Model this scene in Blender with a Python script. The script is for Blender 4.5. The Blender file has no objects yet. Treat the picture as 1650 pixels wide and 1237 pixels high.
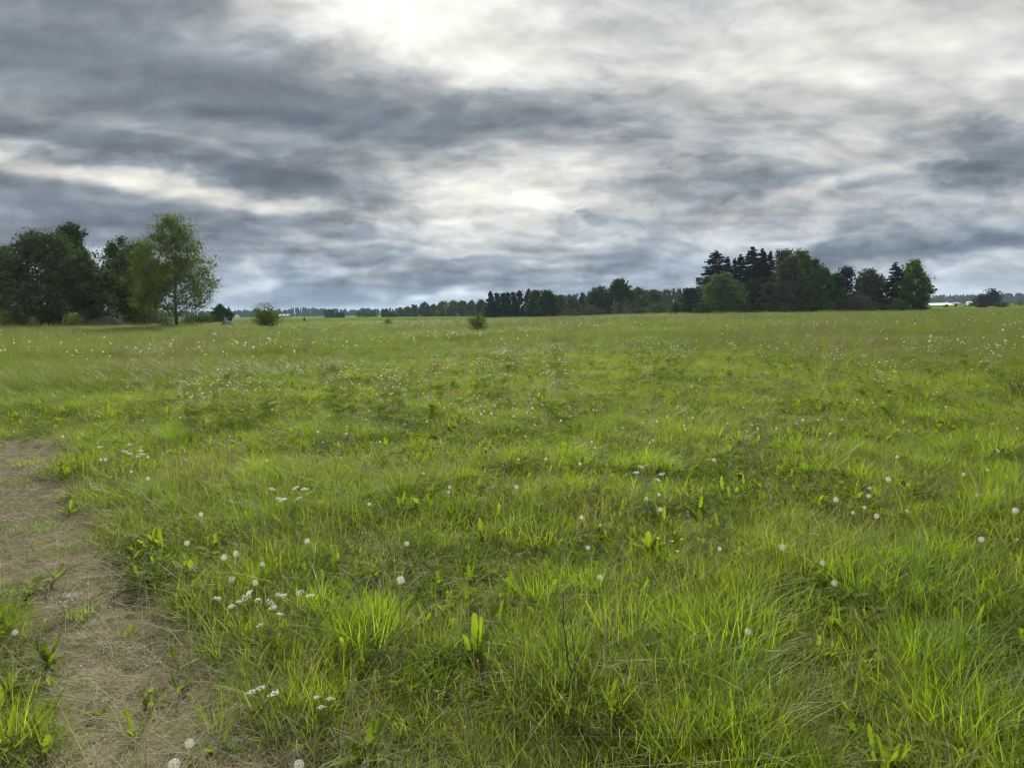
import bpy, math, random
import numpy as np
from mathutils import Matrix, Vector

SC = bpy.context.scene
COL = SC.collection
PI = math.pi
R = math.radians

# ------------------------------------------------------------------ camera
H_CAM, FPX = 1.6, 1200.0            # eye height, focal length in photo pixels (1650 wide)
PITCH, ROLL = R(5.64), R(0.8)
F0 = np.array([0, math.cos(PITCH), -math.sin(PITCH)])
U0 = np.array([0, math.sin(PITCH), math.cos(PITCH)])
R0 = np.array([1.0, 0, 0])
RT = math.cos(ROLL) * R0 - math.sin(ROLL) * U0
UP = math.cos(ROLL) * U0 + math.sin(ROLL) * R0
CAM = np.array([0, 0, H_CAM])

def ray(px, py):
    d = F0 + RT * ((px - 825.0) / FPX) - UP * ((py - 618.5) / FPX)
    return d / np.linalg.norm(d)

def proj(p):
    v = np.asarray(p, float) - CAM
    w = v @ F0
    return 825 + FPX * (v @ RT) / w, 618.5 - FPX * (v @ UP) / w

cam = bpy.data.cameras.new('camera')
cam.sensor_width = 36
cam.lens = FPX / 1650 * 36
cam.clip_end = 20000
cam.clip_start = 0.05
cam_o = bpy.data.objects.new('camera', cam)
COL.objects.link(cam_o)
cam_o.matrix_world = Matrix(((RT[0], UP[0], -F0[0], 0), (RT[1], UP[1], -F0[1], 0), (RT[2], UP[2], -F0[2], H_CAM), (0, 0, 0, 1)))
SC.camera = cam_o

# ------------------------------------------------------------------ value noise
_lat = np.random.RandomState(11).rand(256, 256)
def vnoise(x, y, s=1.0, seed=0):
    x = np.asarray(x, float) * s + seed * 17.31
    y = np.asarray(y, float) * s + seed * 9.77
    xi, yi = np.floor(x).astype(int), np.floor(y).astype(int)
    fx, fy = x - xi, y - yi
    fx, fy = fx * fx * (3 - 2 * fx), fy * fy * (3 - 2 * fy)
    g = lambda a, b: _lat[a & 255, b & 255]
    return (g(xi, yi) * (1 - fx) + g(xi + 1, yi) * fx) * (1 - fy) + (g(xi, yi + 1) * (1 - fx) + g(xi + 1, yi + 1) * fx) * fy
def fbm(x, y, s=1.0, seed=0, o=3):
    return sum(vnoise(x, y, s * 2 ** k, seed + k) * .5 ** k for k in range(o)) / sum(.5 ** k for k in range(o))
def sstep(a, b, x):
    t = np.clip((np.asarray(x, float) - a) / (b - a), 0, 1)
    return t * t * (3 - 2 * t)

# ------------------------------------------------------------------ terrain
TCOL = [-300, 0, 400, 800, 1200, 1650, 1950]
TD = [70, 100, 180, 300, 700, 1000, 1600, 3000, 9000]
TY = [[None, 528, 524, 522, 519, 518, 516, 515.5, 515],
      [None, 524, 520.5, 518, 515, 514.4, 513.4, 512.5, 512],
      [None, 521, 517, 515.5, 513.6, 512.6, 510.5, 508.5, 507],
      [None, 516.5, 513, 510.2, 507.6, 506.8, 505, 502.6, 501.5],
      [None, 509.5, 503, 499.6, 498, 497.4, 496.4, 495, 494.5],
      [None, 504, 497, 492.5, 489.6, 489.2, 488, 486.6, 486],
      [None, 501, 494, 488, 486, 485, 484, 483, 482]]
GRASS_H = .38                        # the photo shows the tops of the tall grass, not the soil
TZ = np.zeros((len(TCOL), len(TD)))
for i, px in enumerate(TCOL):
    for j, d in enumerate(TD):
        if TY[i][j] is not None:
            r = ray(px, TY[i][j])
            TZ[i, j] = H_CAM + r[2] * d / r[1] - GRASS_H * (1 if d <= 200 else .5 if d <= 320 else 0)
_LD = np.log(TD)
def terrain(x, y):
    x, y = np.broadcast_arrays(np.asarray(x, float), np.asarray(y, float))
    d = np.maximum(y, 1.0)
    px = np.clip(825 + FPX * x / d, TCOL[0], TCOL[-1])
    ld = np.clip(np.log(d), _LD[0], _LD[-1])
    z = np.zeros(x.shape)
    ci = np.clip(np.searchsorted(TCOL, px) - 1, 0, len(TCOL) - 2)
    tc = np.array(TCOL, float)
    f = np.clip((px - tc[ci]) / (tc[ci + 1] - tc[ci]), 0, 1)
    f = f * f * (3 - 2 * f)
    di = np.clip(np.searchsorted(_LD, ld) - 1, 0, len(TD) - 2)
    g = np.clip((ld - _LD[di]) / (_LD[di + 1] - _LD[di]), 0, 1)
    z = (TZ[ci, di] * (1 - g) + TZ[ci, di + 1] * g) * (1 - f) + (TZ[ci + 1, di] * (1 - g) + TZ[ci + 1, di + 1] * g) * f
    z = z * sstep(40, 100, d)
    near = 1 - sstep(30, 90, d)
    return z + near * ((fbm(x, y, .23, 3) - .5) * .16 + (vnoise(x, y, .9, 8) - .5) * .05)

def ground_hit(px, py, h=0.0):
    """where the ray through a photo point first meets the ground (raised by h)"""
    r = ray(px, py)
    t = np.geomspace(1.2, 9000, 6000)
    p = CAM + np.outer(t, r)
    below = p[:, 2] <= terrain(p[:, 0], p[:, 1]) + h
    k = int(np.argmax(below)) if below.any() else len(t) - 1
    return p[k]

def ground_at(px, d):
    x = (px - 825) / FPX * d
    for _ in range(4):
        q = proj((x, d, float(terrain(x, d))))
        x += (px - q[0]) / FPX * d
    return np.array([x, d, float(terrain(x, d))])

# ------------------------------------------------------------------ mesh helpers
class MB:
    def __init__(s): s.v, s.f, s.n, s.m = [], [], 0, []
    def add(s, verts, faces, mi=0):
        verts = np.asarray(verts, float).reshape(-1, 3)
        s.v.append(verts)
        s.f.extend([tuple(int(i) + s.n for i in f) for f in faces])
        s.m.extend([mi] * len(faces))
        s.n += len(verts)
    def quads(s, q, mi=0):                     # (n,4,3)
        q = np.asarray(q, float)
        n = len(q)
        s.v.append(q.reshape(-1, 3))
        idx = (np.arange(n * 4).reshape(n, 4) + s.n)
        s.f.extend(map(tuple, idx.tolist())); s.m.extend([mi] * n)
        s.n += n * 4
    def tube(s, pts, radii, sides=6, mi=0, cap=True):
        pts = np.asarray(pts, float); n = len(pts)
        t = np.gradient(pts, axis=0); t /= np.linalg.norm(t, axis=1)[:, None] + 1e-9
        ref = np.array([0, 0, 1.0]) if abs(t[0][2]) < .9 else np.array([1.0, 0, 0])
        a = np.arange(sides) / sides * 2 * PI
        vs = []
        for i in range(n):
            u = np.cross(t[i], ref); u /= np.linalg.norm(u) + 1e-9
            w = np.cross(t[i], u)
            vs.append(pts[i] + radii[i] * (np.outer(np.cos(a), u) + np.outer(np.sin(a), w)))
        fs = [(i * sides + k, i * sides + (k + 1) % sides, (i + 1) * sides + (k + 1) % sides, (i + 1) * sides + k)
              for i in range(n - 1) for k in range(sides)]
        if cap: fs += [tuple(range(sides))[::-1], tuple((n - 1) * sides + k for k in range(sides))]
        s.add(np.concatenate(vs), fs, mi)
    def mesh(s, name, mats, smooth=False):
        me = bpy.data.meshes.new(name)
        v = np.concatenate(s.v) if s.v else np.zeros((0, 3))
        me.from_pydata(v, [], s.f)
        for m in (mats if isinstance(mats, (list, tuple)) else [mats]): me.materials.append(m)
        if any(s.m): me.polygons.foreach_set('material_index', s.m)
        if smooth: me.polygons.foreach_set('use_smooth', [True] * len(s.f))
        me.update()
        return me

def obj(name, me, parent=None, loc=None):
    o = bpy.data.objects.new(name, me)
    COL.objects.link(o)
    if parent: o.parent = parent
    if loc is not None: o.location = loc
    return o
def tag(o, label=None, cat=None, group=None, kind=None):
    if label: o['label'] = label
    if cat: o['category'] = cat
    if group: o['group'] = group
    if kind: o['kind'] = kind
    return o
def thing(name, label, cat, loc, group=None, rz=0.0, scale=1.0):
    o = bpy.data.objects.new(name, None)
    COL.objects.link(o)
    o.empty_display_size = .1
    o.location = loc; o.rotation_euler = (0, 0, rz); o.scale = (scale,) * 3
    return tag(o, label, cat, group)
def copy_tree(o, parent=None):
    c = o.copy(); COL.objects.link(c); c.parent = parent
    for ch in list(o.children): copy_tree(ch, c)
    return c

# ------------------------------------------------------------------ materials
class NT:
    def __init__(s, nt): s.nt = nt; s.N = nt.nodes; s.L = nt.links
    def new(s, t, **kw):
        n = s.N.new(t)
        for k, v in kw.items():
            if k.startswith('i_'):
                n.inputs[k[2:].replace('_', ' ')].default_value = v
            else: setattr(n, k, v)
        return n
    def put(s, sock, v):
        if isinstance(v, bpy.types.NodeSocket): s.L.new(v, sock)
        elif isinstance(v, (tuple, list)) and len(v) == 3 and sock.type == 'RGBA': sock.default_value = (*v, 1)
        else: sock.default_value = v
    def math(s, op, a, b=0.0, c=0.0, clamp=False):
        n = s.N.new('ShaderNodeMath'); n.operation = op; n.use_clamp = clamp
        for k, v in enumerate((a, b, c)): s.put(n.inputs[k], v)
        return n.outputs[0]
    def vmath(s, op, a, b=(0, 0, 0), out=0):
        n = s.N.new('ShaderNodeVectorMath'); n.operation = op
        s.put(n.inputs[0], a)
        if op == 'SCALE': s.put(n.inputs['Scale'], b)
        else: s.put(n.inputs[1], b)
        return n.outputs[out]
    def mix(s, f, a, b, blend='MIX'):
        n = s.N.new('ShaderNodeMix'); n.data_type = 'RGBA'; n.blend_type = blend
        s.put(n.inputs[0], f); s.put(n.inputs[6], a); s.put(n.inputs[7], b)
        return n.outputs[2]
    def noise(s, vec, scale, detail=3, rough=.5, dist=0.0, out='Fac'):
        n = s.N.new('ShaderNodeTexNoise')
        if vec is not None: s.put(n.inputs['Vector'], vec)
        n.inputs['Scale'].default_value = scale; n.inputs['Detail'].default_value = detail
        n.inputs['Roughness'].default_value = rough; n.inputs['Distortion'].default_value = dist
        return n.outputs[out]
    def ramp(s, f, stops, interp='LINEAR'):
        n = s.N.new('ShaderNodeValToRGB'); n.color_ramp.interpolation = interp
        e = n.color_ramp.elements
        while len(e) < len(stops): e.new(.5)
        for k, (p, c) in enumerate(stops): e[k].position = p; e[k].color = (*c, 1) if len(c) == 3 else c
        s.put(n.inputs[0], f)
        return n.outputs[0]
    def smooth(s, a, b, v):
        n = s.N.new('ShaderNodeMapRange'); n.interpolation_type = 'SMOOTHSTEP'
        s.put(n.inputs[0], v); n.inputs[1].default_value = a; n.inputs[2].default_value = b
        return n.outputs[0]

def new_mat(name):
    m = bpy.data.materials.new(name); m.use_nodes = True
    t = NT(m.node_tree); m.node_tree.nodes.clear()
    out = t.new('ShaderNodeOutputMaterial')
    return m, t, out

def leaf_mat(name, dark, light, trans, tfac=.42, patch=1.5, dry=None, dryamt=.0, rough=.5, spec=.25, big=None, bigscale=.12, rmix=.5):
    """leaves and blades: thin, partly see-through to light; colour varies blade by blade and patch by patch"""
    m, t, out = new_mat(name)
    geo = t.new('ShaderNodeNewGeometry'); oi = t.new('ShaderNodeObjectInfo')
    rnd = t.math('FRACT', t.math('ADD', geo.outputs['Random Per Island'], oi.outputs['Random']))
    nz = t.noise(geo.outputs['Position'], patch, 3, .6)
    nz = t.smooth(.3, .7, nz)
    f = t.math('ADD', t.math('MULTIPLY', rnd, rmix), t.math('MULTIPLY', nz, 1 - rmix))
    col = t.mix(f, dark, light)
    tcol = t.mix(f, tuple(.75 * c for c in trans), tuple(1.2 * c for c in trans))
    if big is not None:                                    # broad drifts of another tone over the meadow
        bz = t.smooth(.42, .66, t.noise(geo.outputs['Position'], bigscale, 4, .6))
        col = t.mix(bz, col, t.mix(.75, col, big)); tcol = t.mix(bz, tcol, t.mix(.75, tcol, tuple(1.5 * c for c in big)))
    if dry is not None:
        isd = t.math('LESS_THAN', t.math('FRACT', t.math('MULTIPLY', rnd, 7.31)), dryamt)
        col = t.mix(isd, col, dry); tcol = t.mix(isd, tcol, tuple(.6 * c for c in dry))
    b = t.new('ShaderNodeBsdfPrincipled'); t.put(b.inputs['Base Color'], col)
    b.inputs['Roughness'].default_value = rough; b.inputs['Specular IOR Level'].default_value = spec
    tr = t.new('ShaderNodeBsdfTranslucent'); t.put(tr.inputs['Color'], tcol)
    mx = t.new('ShaderNodeMixShader'); mx.inputs[0].default_value = tfac
    t.L.new(b.outputs[0], mx.inputs[1]); t.L.new(tr.outputs[0], mx.inputs[2]); t.L.new(mx.outputs[0], out.inputs[0])
    return m

def plain_mat(name, c1, c2, scale=8.0, rough=.85, spec=.2, bump=0.0, wave=None):
    m, t, out = new_mat(name)
    tc = t.new('ShaderNodeTexCoord')
    nz = t.noise(tc.outputs['Object'], scale, 5, .65)
    col = t.mix(t.smooth(.3, .7, nz), c1, c2)
    b = t.new('ShaderNodeBsdfPrincipled'); t.put(b.inputs['Base Color'], col)
    b.inputs['Roughness'].default_value = rough; b.inputs['Specular IOR Level'].default_value = spec
    if bump:
        bp = t.new('ShaderNodeBump'); bp.inputs['Strength'].default_value = bump
        t.L.new(nz, bp.inputs['Height']); t.L.new(bp.outputs[0], b.inputs['Normal'])
    t.L.new(b.outputs[0], out.inputs[0])
    return m

M = {}
#SECTION_MATERIALS
M['turf'] = leaf_mat('turf blades', (.064, .092, .011), (.125, .165, .015), (.19, .26, .011), .45, 1.2, dry=(.26, .22, .11), dryamt=.08, big=(.125, .125, .025), bigscale=.5, spec=.05)
M['blade'] = leaf_mat('long grass blades', (.040, .092, .010), (.082, .155, .013), (.132, .24, .011), .5, .9, dry=(.30, .26, .13), dryamt=.04, spec=.06)
M['lush'] = leaf_mat('bright young grass blades', (.066, .122, .009), (.115, .18, .012), (.225, .325, .012), .5, 2.0, spec=.07)
M['tall'] = leaf_mat('tall meadow grass', (.050, .092, .012), (.090, .132, .018), (.13, .20, .012), .42, .25, dry=(.20, .16, .09), dryamt=.10, big=(.115, .11, .035), bigscale=.11, spec=.04)
M['seedgrass'] = leaf_mat('grass seed heads', (.115, .122, .05), (.155, .152, .075), (.13, .13, .05), .35, .3, rough=.9, spec=.03)
M['herb'] = leaf_mat('small herb leaves', (.036, .070, .012), (.085, .120, .016), (.11, .17, .010), .42, 1.6, dry=(.14, .115, .055), dryamt=.06, rough=.75, spec=.04)
M['broad'] = leaf_mat('broad weed leaves', (.050, .088, .009), (.092, .135, .013), (.15, .215, .009), .48, 3.0, rough=.75, spec=.05)
M['straw'] = leaf_mat('dead straw', (.15, .13, .078), (.30, .265, .17), (.12, .105, .06), .2, 6.0, rough=.85, spec=.05)
M['twig'] = plain_mat('dark dead stalk', (.035, .026, .02), (.07, .052, .04), 30)
M['drystem'] = plain_mat('dry straw stem', (.28, .21, .12), (.22, .15, .08), 20)
M['stem'] = plain_mat('green hollow stem', (.13, .15, .05), (.19, .15, .08), 14)
M['redstem'] = plain_mat('reddish hollow stem', (.22, .12, .08), (.17, .15, .06), 14)
M['fluff'] = leaf_mat('white seed fluff', (.50, .50, .46), (.66, .66, .61), (.58, .58, .53), .5, 4.0, rough=.9, spec=.03)
M['core'] = plain_mat('seed core', (.16, .12, .08), (.3, .26, .2), 60)
M['umbel'] = leaf_mat('white umbel florets', (.46, .48, .40), (.66, .66, .60), (.5, .52, .4), .35, 4.0, rough=.8, spec=.1)
M['yellow'] = leaf_mat('yellow petals', (.75, .5, .01), (.85, .62, .02), (.7, .5, .01), .3, 4.0)
M['bark'] = plain_mat('grey brown bark', (.05, .042, .034), (.11, .095, .08), 6, bump=.4)
M['birchbark'] = plain_mat('pale birch bark', (.12, .115, .10), (.34, .33, .31), 3, bump=.3)
M['deadwood'] = plain_mat('bleached dead wood', (.13, .125, .11), (.20, .195, .17), 6)
M['rock'] = plain_mat('mossy grey rock', (.07, .072, .055), (.15, .145, .125), 1.6, bump=.6)
M['brush'] = leaf_mat('dead brushwood', (.06, .05, .042), (.12, .10, .085), (.05, .04, .03), .1, 1.0)
M['pebble'] = plain_mat('pale gravel', (.22, .21, .2), (.42, .41, .39), 9)
M['birch'] = leaf_mat('birch leaves', (0.0472, 0.0732, 0.0236), (0.0802, 0.1109, 0.0354), (.075, .11, .016), .3, .5, rough=1, spec=0, rmix=.22)
M['willow'] = leaf_mat('willow leaves', (0.0378, 0.0590, 0.0260), (0.0637, 0.0897, 0.0401), (.045, .07, .017), .25, .4, rough=1, spec=0, rmix=.22)
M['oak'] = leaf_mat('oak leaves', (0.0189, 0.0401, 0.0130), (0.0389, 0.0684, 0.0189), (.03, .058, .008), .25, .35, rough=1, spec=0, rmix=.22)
M['maple'] = leaf_mat('fresh maple leaves', (0.0307, 0.0637, 0.0142), (0.0590, 0.1003, 0.0212), (.07, .12, .01), .35, .4, rough=1, spec=0, rmix=.22)
M['olive'] = leaf_mat('olive grey leaves', (0.0401, 0.0507, 0.0260), (0.0637, 0.0743, 0.0401), (.035, .048, .017), .25, .4, rough=1, spec=0, rmix=.22)
M['sallow'] = leaf_mat('sallow leaves', (.056, .088, .040), (.092, .130, .058), (.065, .11, .03), .28, .4, rough=1, spec=0, rmix=.22)
M['spruce'] = leaf_mat('spruce needles', (0.0083, 0.0189, 0.0106), (0.0177, 0.0319, 0.0177), (.008, .015, .005), .1, .5, rough=1, spec=0)
M['pine'] = leaf_mat('pine needles', (0.0153, 0.0224, 0.0142), (0.0307, 0.0378, 0.0248), (.01, .018, .007), .12, .5, rough=1, spec=0)
M['youngleaf'] = leaf_mat('young pale leaves', (.08, .13, .02), (.13, .19, .03), (.18, .26, .02), .42, .8)
M['farwood'] = leaf_mat('distant wood leaves', (.016, .030, .018), (.035, .052, .026), (.02, .035, .01), .2, .02, rough=1, spec=0)
M['greywood'] = plain_mat('weathered barn boards', (.12, .11, .10), (.2, .19, .18), 2)
M['redwood'] = plain_mat('dark red barn boards', (.12, .035, .025), (.16, .05, .035), 2)
M['whitewall'] = plain_mat('white painted wall', (.62, .62, .6), (.72, .72, .7), 1)
M['paleroof'] = plain_mat('pale metal roof', (.66, .67, .68), (.78, .78, .78), .4, rough=.4)
M['greyroof'] = plain_mat('grey roof sheets', (.17, .17, .18), (.25, .25, .26), .6)
M['glass'] = plain_mat('dark window', (.02, .025, .03), (.03, .035, .04), 1, rough=.1, spec=.5)

# ------------------------------------------------------------------ path mask (bare track at the left)
_pr = [(520, 1237), (455, 1150), (390, 1080), (320, 1000), (255, 935), (185, 885), (145, 840), (118, 780), (112, 730), (100, 695)]
_pl = [(40, 1237), (62, 1150), (75, 1080), (30, 1010), (-60, 960), (-160, 900), (-240, 840), (-230, 780), (-180, 730), (-60, 695)]
PR = np.array([ground_hit(*p)[:2] for p in _pr]); PL = np.array([ground_hit(*p)[:2] for p in _pl])
def path_mask(x, y):
    """1 on the bare track, 0 off it"""
    w = (fbm(x, y, 1.6, 21, 4) - .5) * (.35 + .55 * sstep(2.8, 5, y))
    xr = np.interp(y, PR[:, 1], PR[:, 0], left=PR[0, 0] + .3, right=-99)
    xl = np.interp(y, PL[:, 1], PL[:, 0], left=PL[0, 0] - .12, right=99)
    m = np.minimum(xr - x + w, x - xl + w)
    return sstep(-.05, .22, m) * (1 - sstep(PR[-1, 1] - 1.2, PR[-1, 1], y))

# near edge of the uncut tall meadow, as depth along each photo column
_te = [(-300, 690), (0, 655), (130, 643), (300, 622), (450, 603), (560, 590), (700, 580), (900, 571), (1100, 570), (1300, 580), (1500, 588), (1650, 596), (1900, 610)]
TE = np.array([ground_hit(*p)[:2] for p in _te]); TEPX = np.array([p[0] for p in _te], float)
def tall_mask(x, y):
    px = 825 + FPX * x / np.maximum(y, 1)
    e = np.interp(px, TEPX, TE[:, 1])
    return sstep(-2.5, 3.0, y - e + (fbm(x, y, .45, 31) - .5) * 7.0)

nt_ = NT(M['fluff'].node_tree); o_ = [n for n in nt_.N if n.type == 'OUTPUT_MATERIAL'][0]
tp_ = nt_.new('ShaderNodeBsdfTransparent'); mx_ = nt_.new('ShaderNodeMixShader'); mx_.inputs[0].default_value = .42
nt_.L.new(o_.inputs[0].links[0].from_socket, mx_.inputs[1]); nt_.L.new(tp_.outputs[0], mx_.inputs[2]); nt_.L.new(mx_.outputs[0], o_.inputs[0])
#SECTION_GROUND
def build_ground():
    ds = np.concatenate([np.linspace(-30, 1, 12), np.linspace(1.4, 14, 130), np.geomspace(14.2, 120, 110), np.geomspace(122, 9000, 110)])
    us = np.linspace(-1.0, 1.0, 161)
    us = np.sign(us) * np.abs(us) ** 1.15
    xs, ys = [], []
    D, Uu = np.meshgrid(ds, us, indexing='ij')
    Wd = np.maximum(D, 0) * 1.25 + 14
    X = Uu * Wd
    Z = terrain(X, np.maximum(D, 1)) if True else 0
    pm = path_mask(X, D)
    Z = Z - .03 * pm
    v = np.stack([X, D, Z], -1).reshape(-1, 3)
    nu = len(us)
    b = MB()
    fs = [(i * nu + k, i * nu + k + 1, (i + 1) * nu + k + 1, (i + 1) * nu + k) for i in range(len(ds) - 1) for k in range(nu - 1)]
    b.add(v, fs)
    me = b.mesh('ground', M['ground'], True)
    a = me.attributes.new('track', 'FLOAT', 'POINT'); a.data.foreach_set('value', pm.reshape(-1))
    px = 825 + FPX * X / np.maximum(D, 1)
    tl = tall_mask(X, np.maximum(D, 1))
    a = me.attributes.new('meadow', 'FLOAT', 'POINT'); a.data.foreach_set('value', tl.reshape(-1))
    # cultivated fields beyond the meadow's far edge
    edge = np.interp(px, [-300, 0, 350, 800, 1050, 1200, 1480, 1650, 1900], [160, 160, 150, 170, 300, 320, 225, 225, 225])
    fld = sstep(-6, 6, D - edge)
    a = me.attributes.new('crop', 'FLOAT', 'POINT'); a.data.foreach_set('value', fld.reshape(-1))
    tag(obj('ground', me), 'grassy meadow ground with bare earth track', 'ground', kind='structure')

m, t, out = new_mat('meadow soil'); M['ground'] = m
geo = t.new('ShaderNodeNewGeometry'); P = geo.outputs['Position']
def attr(n):
    a = t.new('ShaderNodeAttribute'); a.attribute_name = n; return a.outputs['Fac']
n1 = t.noise(P, 9, 6, .7); n2 = t.noise(P, 1.3, 5, .6); n3 = t.noise(P, 60, 4, .7); n4 = t.noise(P, .09, 4, .6)
soil = t.ramp(n1, [(.3, (.036, .030, .020)), (.5, (.090, .077, .049)), (.68, (.18, .157, .105))])
soil = t.mix(t.smooth(.5, .72, n3), soil, (.25, .235, .185))
soil = t.mix(t.math('MULTIPLY', t.smooth(.5, .68, n2), .5), soil, (.13, .10, .058))
soil = t.mix(t.math('MULTIPLY', t.smooth(.46, .62, t.noise(P, 3.1, 5, .65)), .55), soil, (.062, .066, .028))
turf = t.ramp(n1, [(.3, (.03, .04, .014)), (.5, (.055, .07, .02)), (.7, (.12, .11, .055))])
turf = t.mix(t.smooth(.48, .66, n2), turf, (.05, .075, .02))
mead = t.ramp(n4, [(.35, (.05, .072, .02)), (.65, (.075, .092, .032))])
mead = t.mix(t.smooth(.35, .7, t.noise(P, .7, 5, .65)), mead, (.05, .078, .02))
nc = t.new('ShaderNodeMapping'); nc.inputs['Scale'].default_value = (.0012, .006, 1); t.L.new(P, nc.inputs[0])
ncz = t.noise(nc.outputs[0], 1.0, 4, .55)
crop = t.ramp(ncz, [(.36, (.04, .068, .015)), (.46, (.07, .105, .018)), (.54, (.052, .085, .016)), (.64, (.085, .112, .026))])
col = t.mix(attr('track'), turf, soil)
col = t.mix(t.math('MULTIPLY', attr('meadow'), .9), col, mead)
col = t.mix(attr('crop'), col, crop)
b = t.new('ShaderNodeBsdfPrincipled'); t.put(b.inputs['Base Color'], col); b.inputs['Roughness'].default_value = 1; b.inputs['Specular IOR Level'].default_value = 0
bp = t.new('ShaderNodeBump'); bp.inputs['Strength'].default_value = .8; bp.inputs['Distance'].default_value = .03
t.L.new(t.math('ADD', n1, t.math('MULTIPLY', n3, .5)), bp.inputs['Height']); t.L.new(bp.outputs[0], b.inputs['Normal']); t.L.new(b.outputs[0], out.inputs[0])
build_ground()

#SECTION_SKY
SUN_AZ, SUN_EL = R(-8), R(27)
w = bpy.data.worlds.new('World'); SC.world = w; w.use_nodes = True
t = NT(w.node_tree); w.node_tree.nodes.clear()
wout = t.new('ShaderNodeOutputWorld'); bg = t.new('ShaderNodeBackground'); t.L.new(bg.outputs[0], wout.inputs[0])
sky = t.new('ShaderNodeTexSky'); sky.sky_type = 'NISHITA'; sky.sun_disc = False
sky.sun_elevation = SUN_EL; sky.sun_rotation = SUN_AZ; sky.air_density = 1.2; sky.dust_density = 1.0
tc = t.new('ShaderNodeTexCoord'); Dv = t.vmath('NORMALIZE', tc.outputs['Generated'])
sp = t.new('ShaderNodeSeparateXYZ'); t.L.new(Dv, sp.inputs[0])
dx, dy, dz = sp.outputs
el = t.math('ARCSINE', t.math('MAXIMUM', dz, -.05))
az = t.math('ARCTAN2', dx, dy)
AE = t.new('ShaderNodeCombineXYZ'); t.L.new(az, AE.inputs[0]); t.L.new(el, AE.inputs[1]); AE = AE.outputs[0]
# the cloud deck: the view direction carried onto a flat layer overhead
den = t.math('ADD', t.math('MAXIMUM', dz, 0.0), .24)
PP = t.new('ShaderNodeCombineXYZ'); t.L.new(t.math('DIVIDE', dx, den), PP.inputs[0]); t.L.new(t.math('DIVIDE', dy, den), PP.inputs[1]); PP = PP.outputs[0]
# warp
wp = t.noise(PP, .55, 3, .55, out='Color')
wv = t.vmath('SUBTRACT', wp, (.5, .5, .5))
PW = t.vmath('ADD', PP, t.vmath('SCALE', wv, .55))
AEs = t.vmath('MULTIPLY', AE, (6.0, 13.0, 1.0))
aew = t.noise(AEs, 1.3, 3, .5, out='Color')
AEW = t.vmath('ADD', AE, t.vmath('MULTIPLY', t.vmath('SUBTRACT', aew, (.5, .5, .5)), (.12, .05, 0)))
# photo-measured cloud masses: (px, py, half width, half height, tilt deg, amount); + is thicker and darker
BL = [(150, 120, 430, 150, 6, .34), (480, 185, 170, 22, 3, .12), (330, 262, 330, 30, 6, .22), (860, 195, 330, 52, 2, .36), (1060, 205, 160, 30, 6, .12),
      (600, 205, 160, 60, 8, .10), (595, 348, 105, 15, 6, .12), (1120, 290, 240, 36, 3, .26), (1330, 345, 330, 45, 0, .14), (1600, 245, 90, 46, 4, .14),
      (1555, 262, 60, 22, 0, .2), (90, 345, 260, 45, 3, .20), (420, 375, 260, 36, 4, .16), (1060, 15, 170, 28, -4, .10), (1000, 350, 170, 18, 0, .12),
      (800, 430, 480, 28, 0, .13), (825, 488, 1300, 44, -0.8, .18), (1590, 395, 60, 14, 0, .16), (1250, 420, 180, 22, 0, .1),
      (300, 430, 300, 30, 0, .06), (20, 40, 260, 80, 0, .05),
      (640, 10, 220, 80, 12, -.36), (750, 100, 120, 55, 30, -.24), (880, 60, 190, 90, 20, -.13), (830, 285, 190, 46, 3, -.38), (780, 350, 170, 46, 2, -.30),
      (420, 318, 300, 14, 6.5, -.40), (130, 278, 190, 12, 7, -.34), (60, 226, 90, 9, 5, -.34), (1250, 150, 380, 120, -12, -.16), (1500, 40, 260, 90, -15, -.10),
      (560, 436, 150, 10, 0, -.34), (720, 474, 70, 6, 0, -.36), (470, 452, 120, 6, 0, -.2), (780, 412, 130, 7, 0, -.26), (900, 430, 120, 7, 0, -.2), (640, 400, 160, 6, 3, -.18), (1480, 425, 120, 30, -14, -.24), (1340, 300, 160, 12, -12, -.18), (1600, 440, 120, 36, 0, -.16),
      (240, 210, 120, 9, 10, -.16), (1120, 330, 260, 8, 0, -.1), (1180, 395, 200, 10, 0, -.12), (860, 395, 160, 9, 0, -.14), (1010, 455, 90, 8, 0, -.12)]
AEW1 = t.vmath('ADD', AEW, (0, 0, 1))
acc = None
def ellipse(px, py, hw, hh, tilt):
    r = ray(px, py); a0 = math.atan2(r[0], r[1]); e0 = math.asin(r[2])
    c, s_ = math.cos(R(-tilt)), math.sin(R(-tilt)); ru, rv = hw / FPX, hh / FPX
    u = t.vmath('DOT_PRODUCT', AEW1, (c / ru, s_ / ru, -(c * a0 + s_ * e0) / ru), out=1)
    v = t.vmath('DOT_PRODUCT', AEW1, (-s_ / rv, c / rv, -(-s_ * a0 + c * e0) / rv), out=1)
    return t.math('POWER', .42, t.math('MULTIPLY_ADD', u, u, t.math('MULTIPLY', v, v)))
for (px, py, hw, hh, tilt, amp) in BL:
    g = ellipse(px, py, hw, hh, tilt)
    acc = t.math('MULTIPLY', g, amp) if acc is None else t.math('MULTIPLY_ADD', g, amp, acc)
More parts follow.
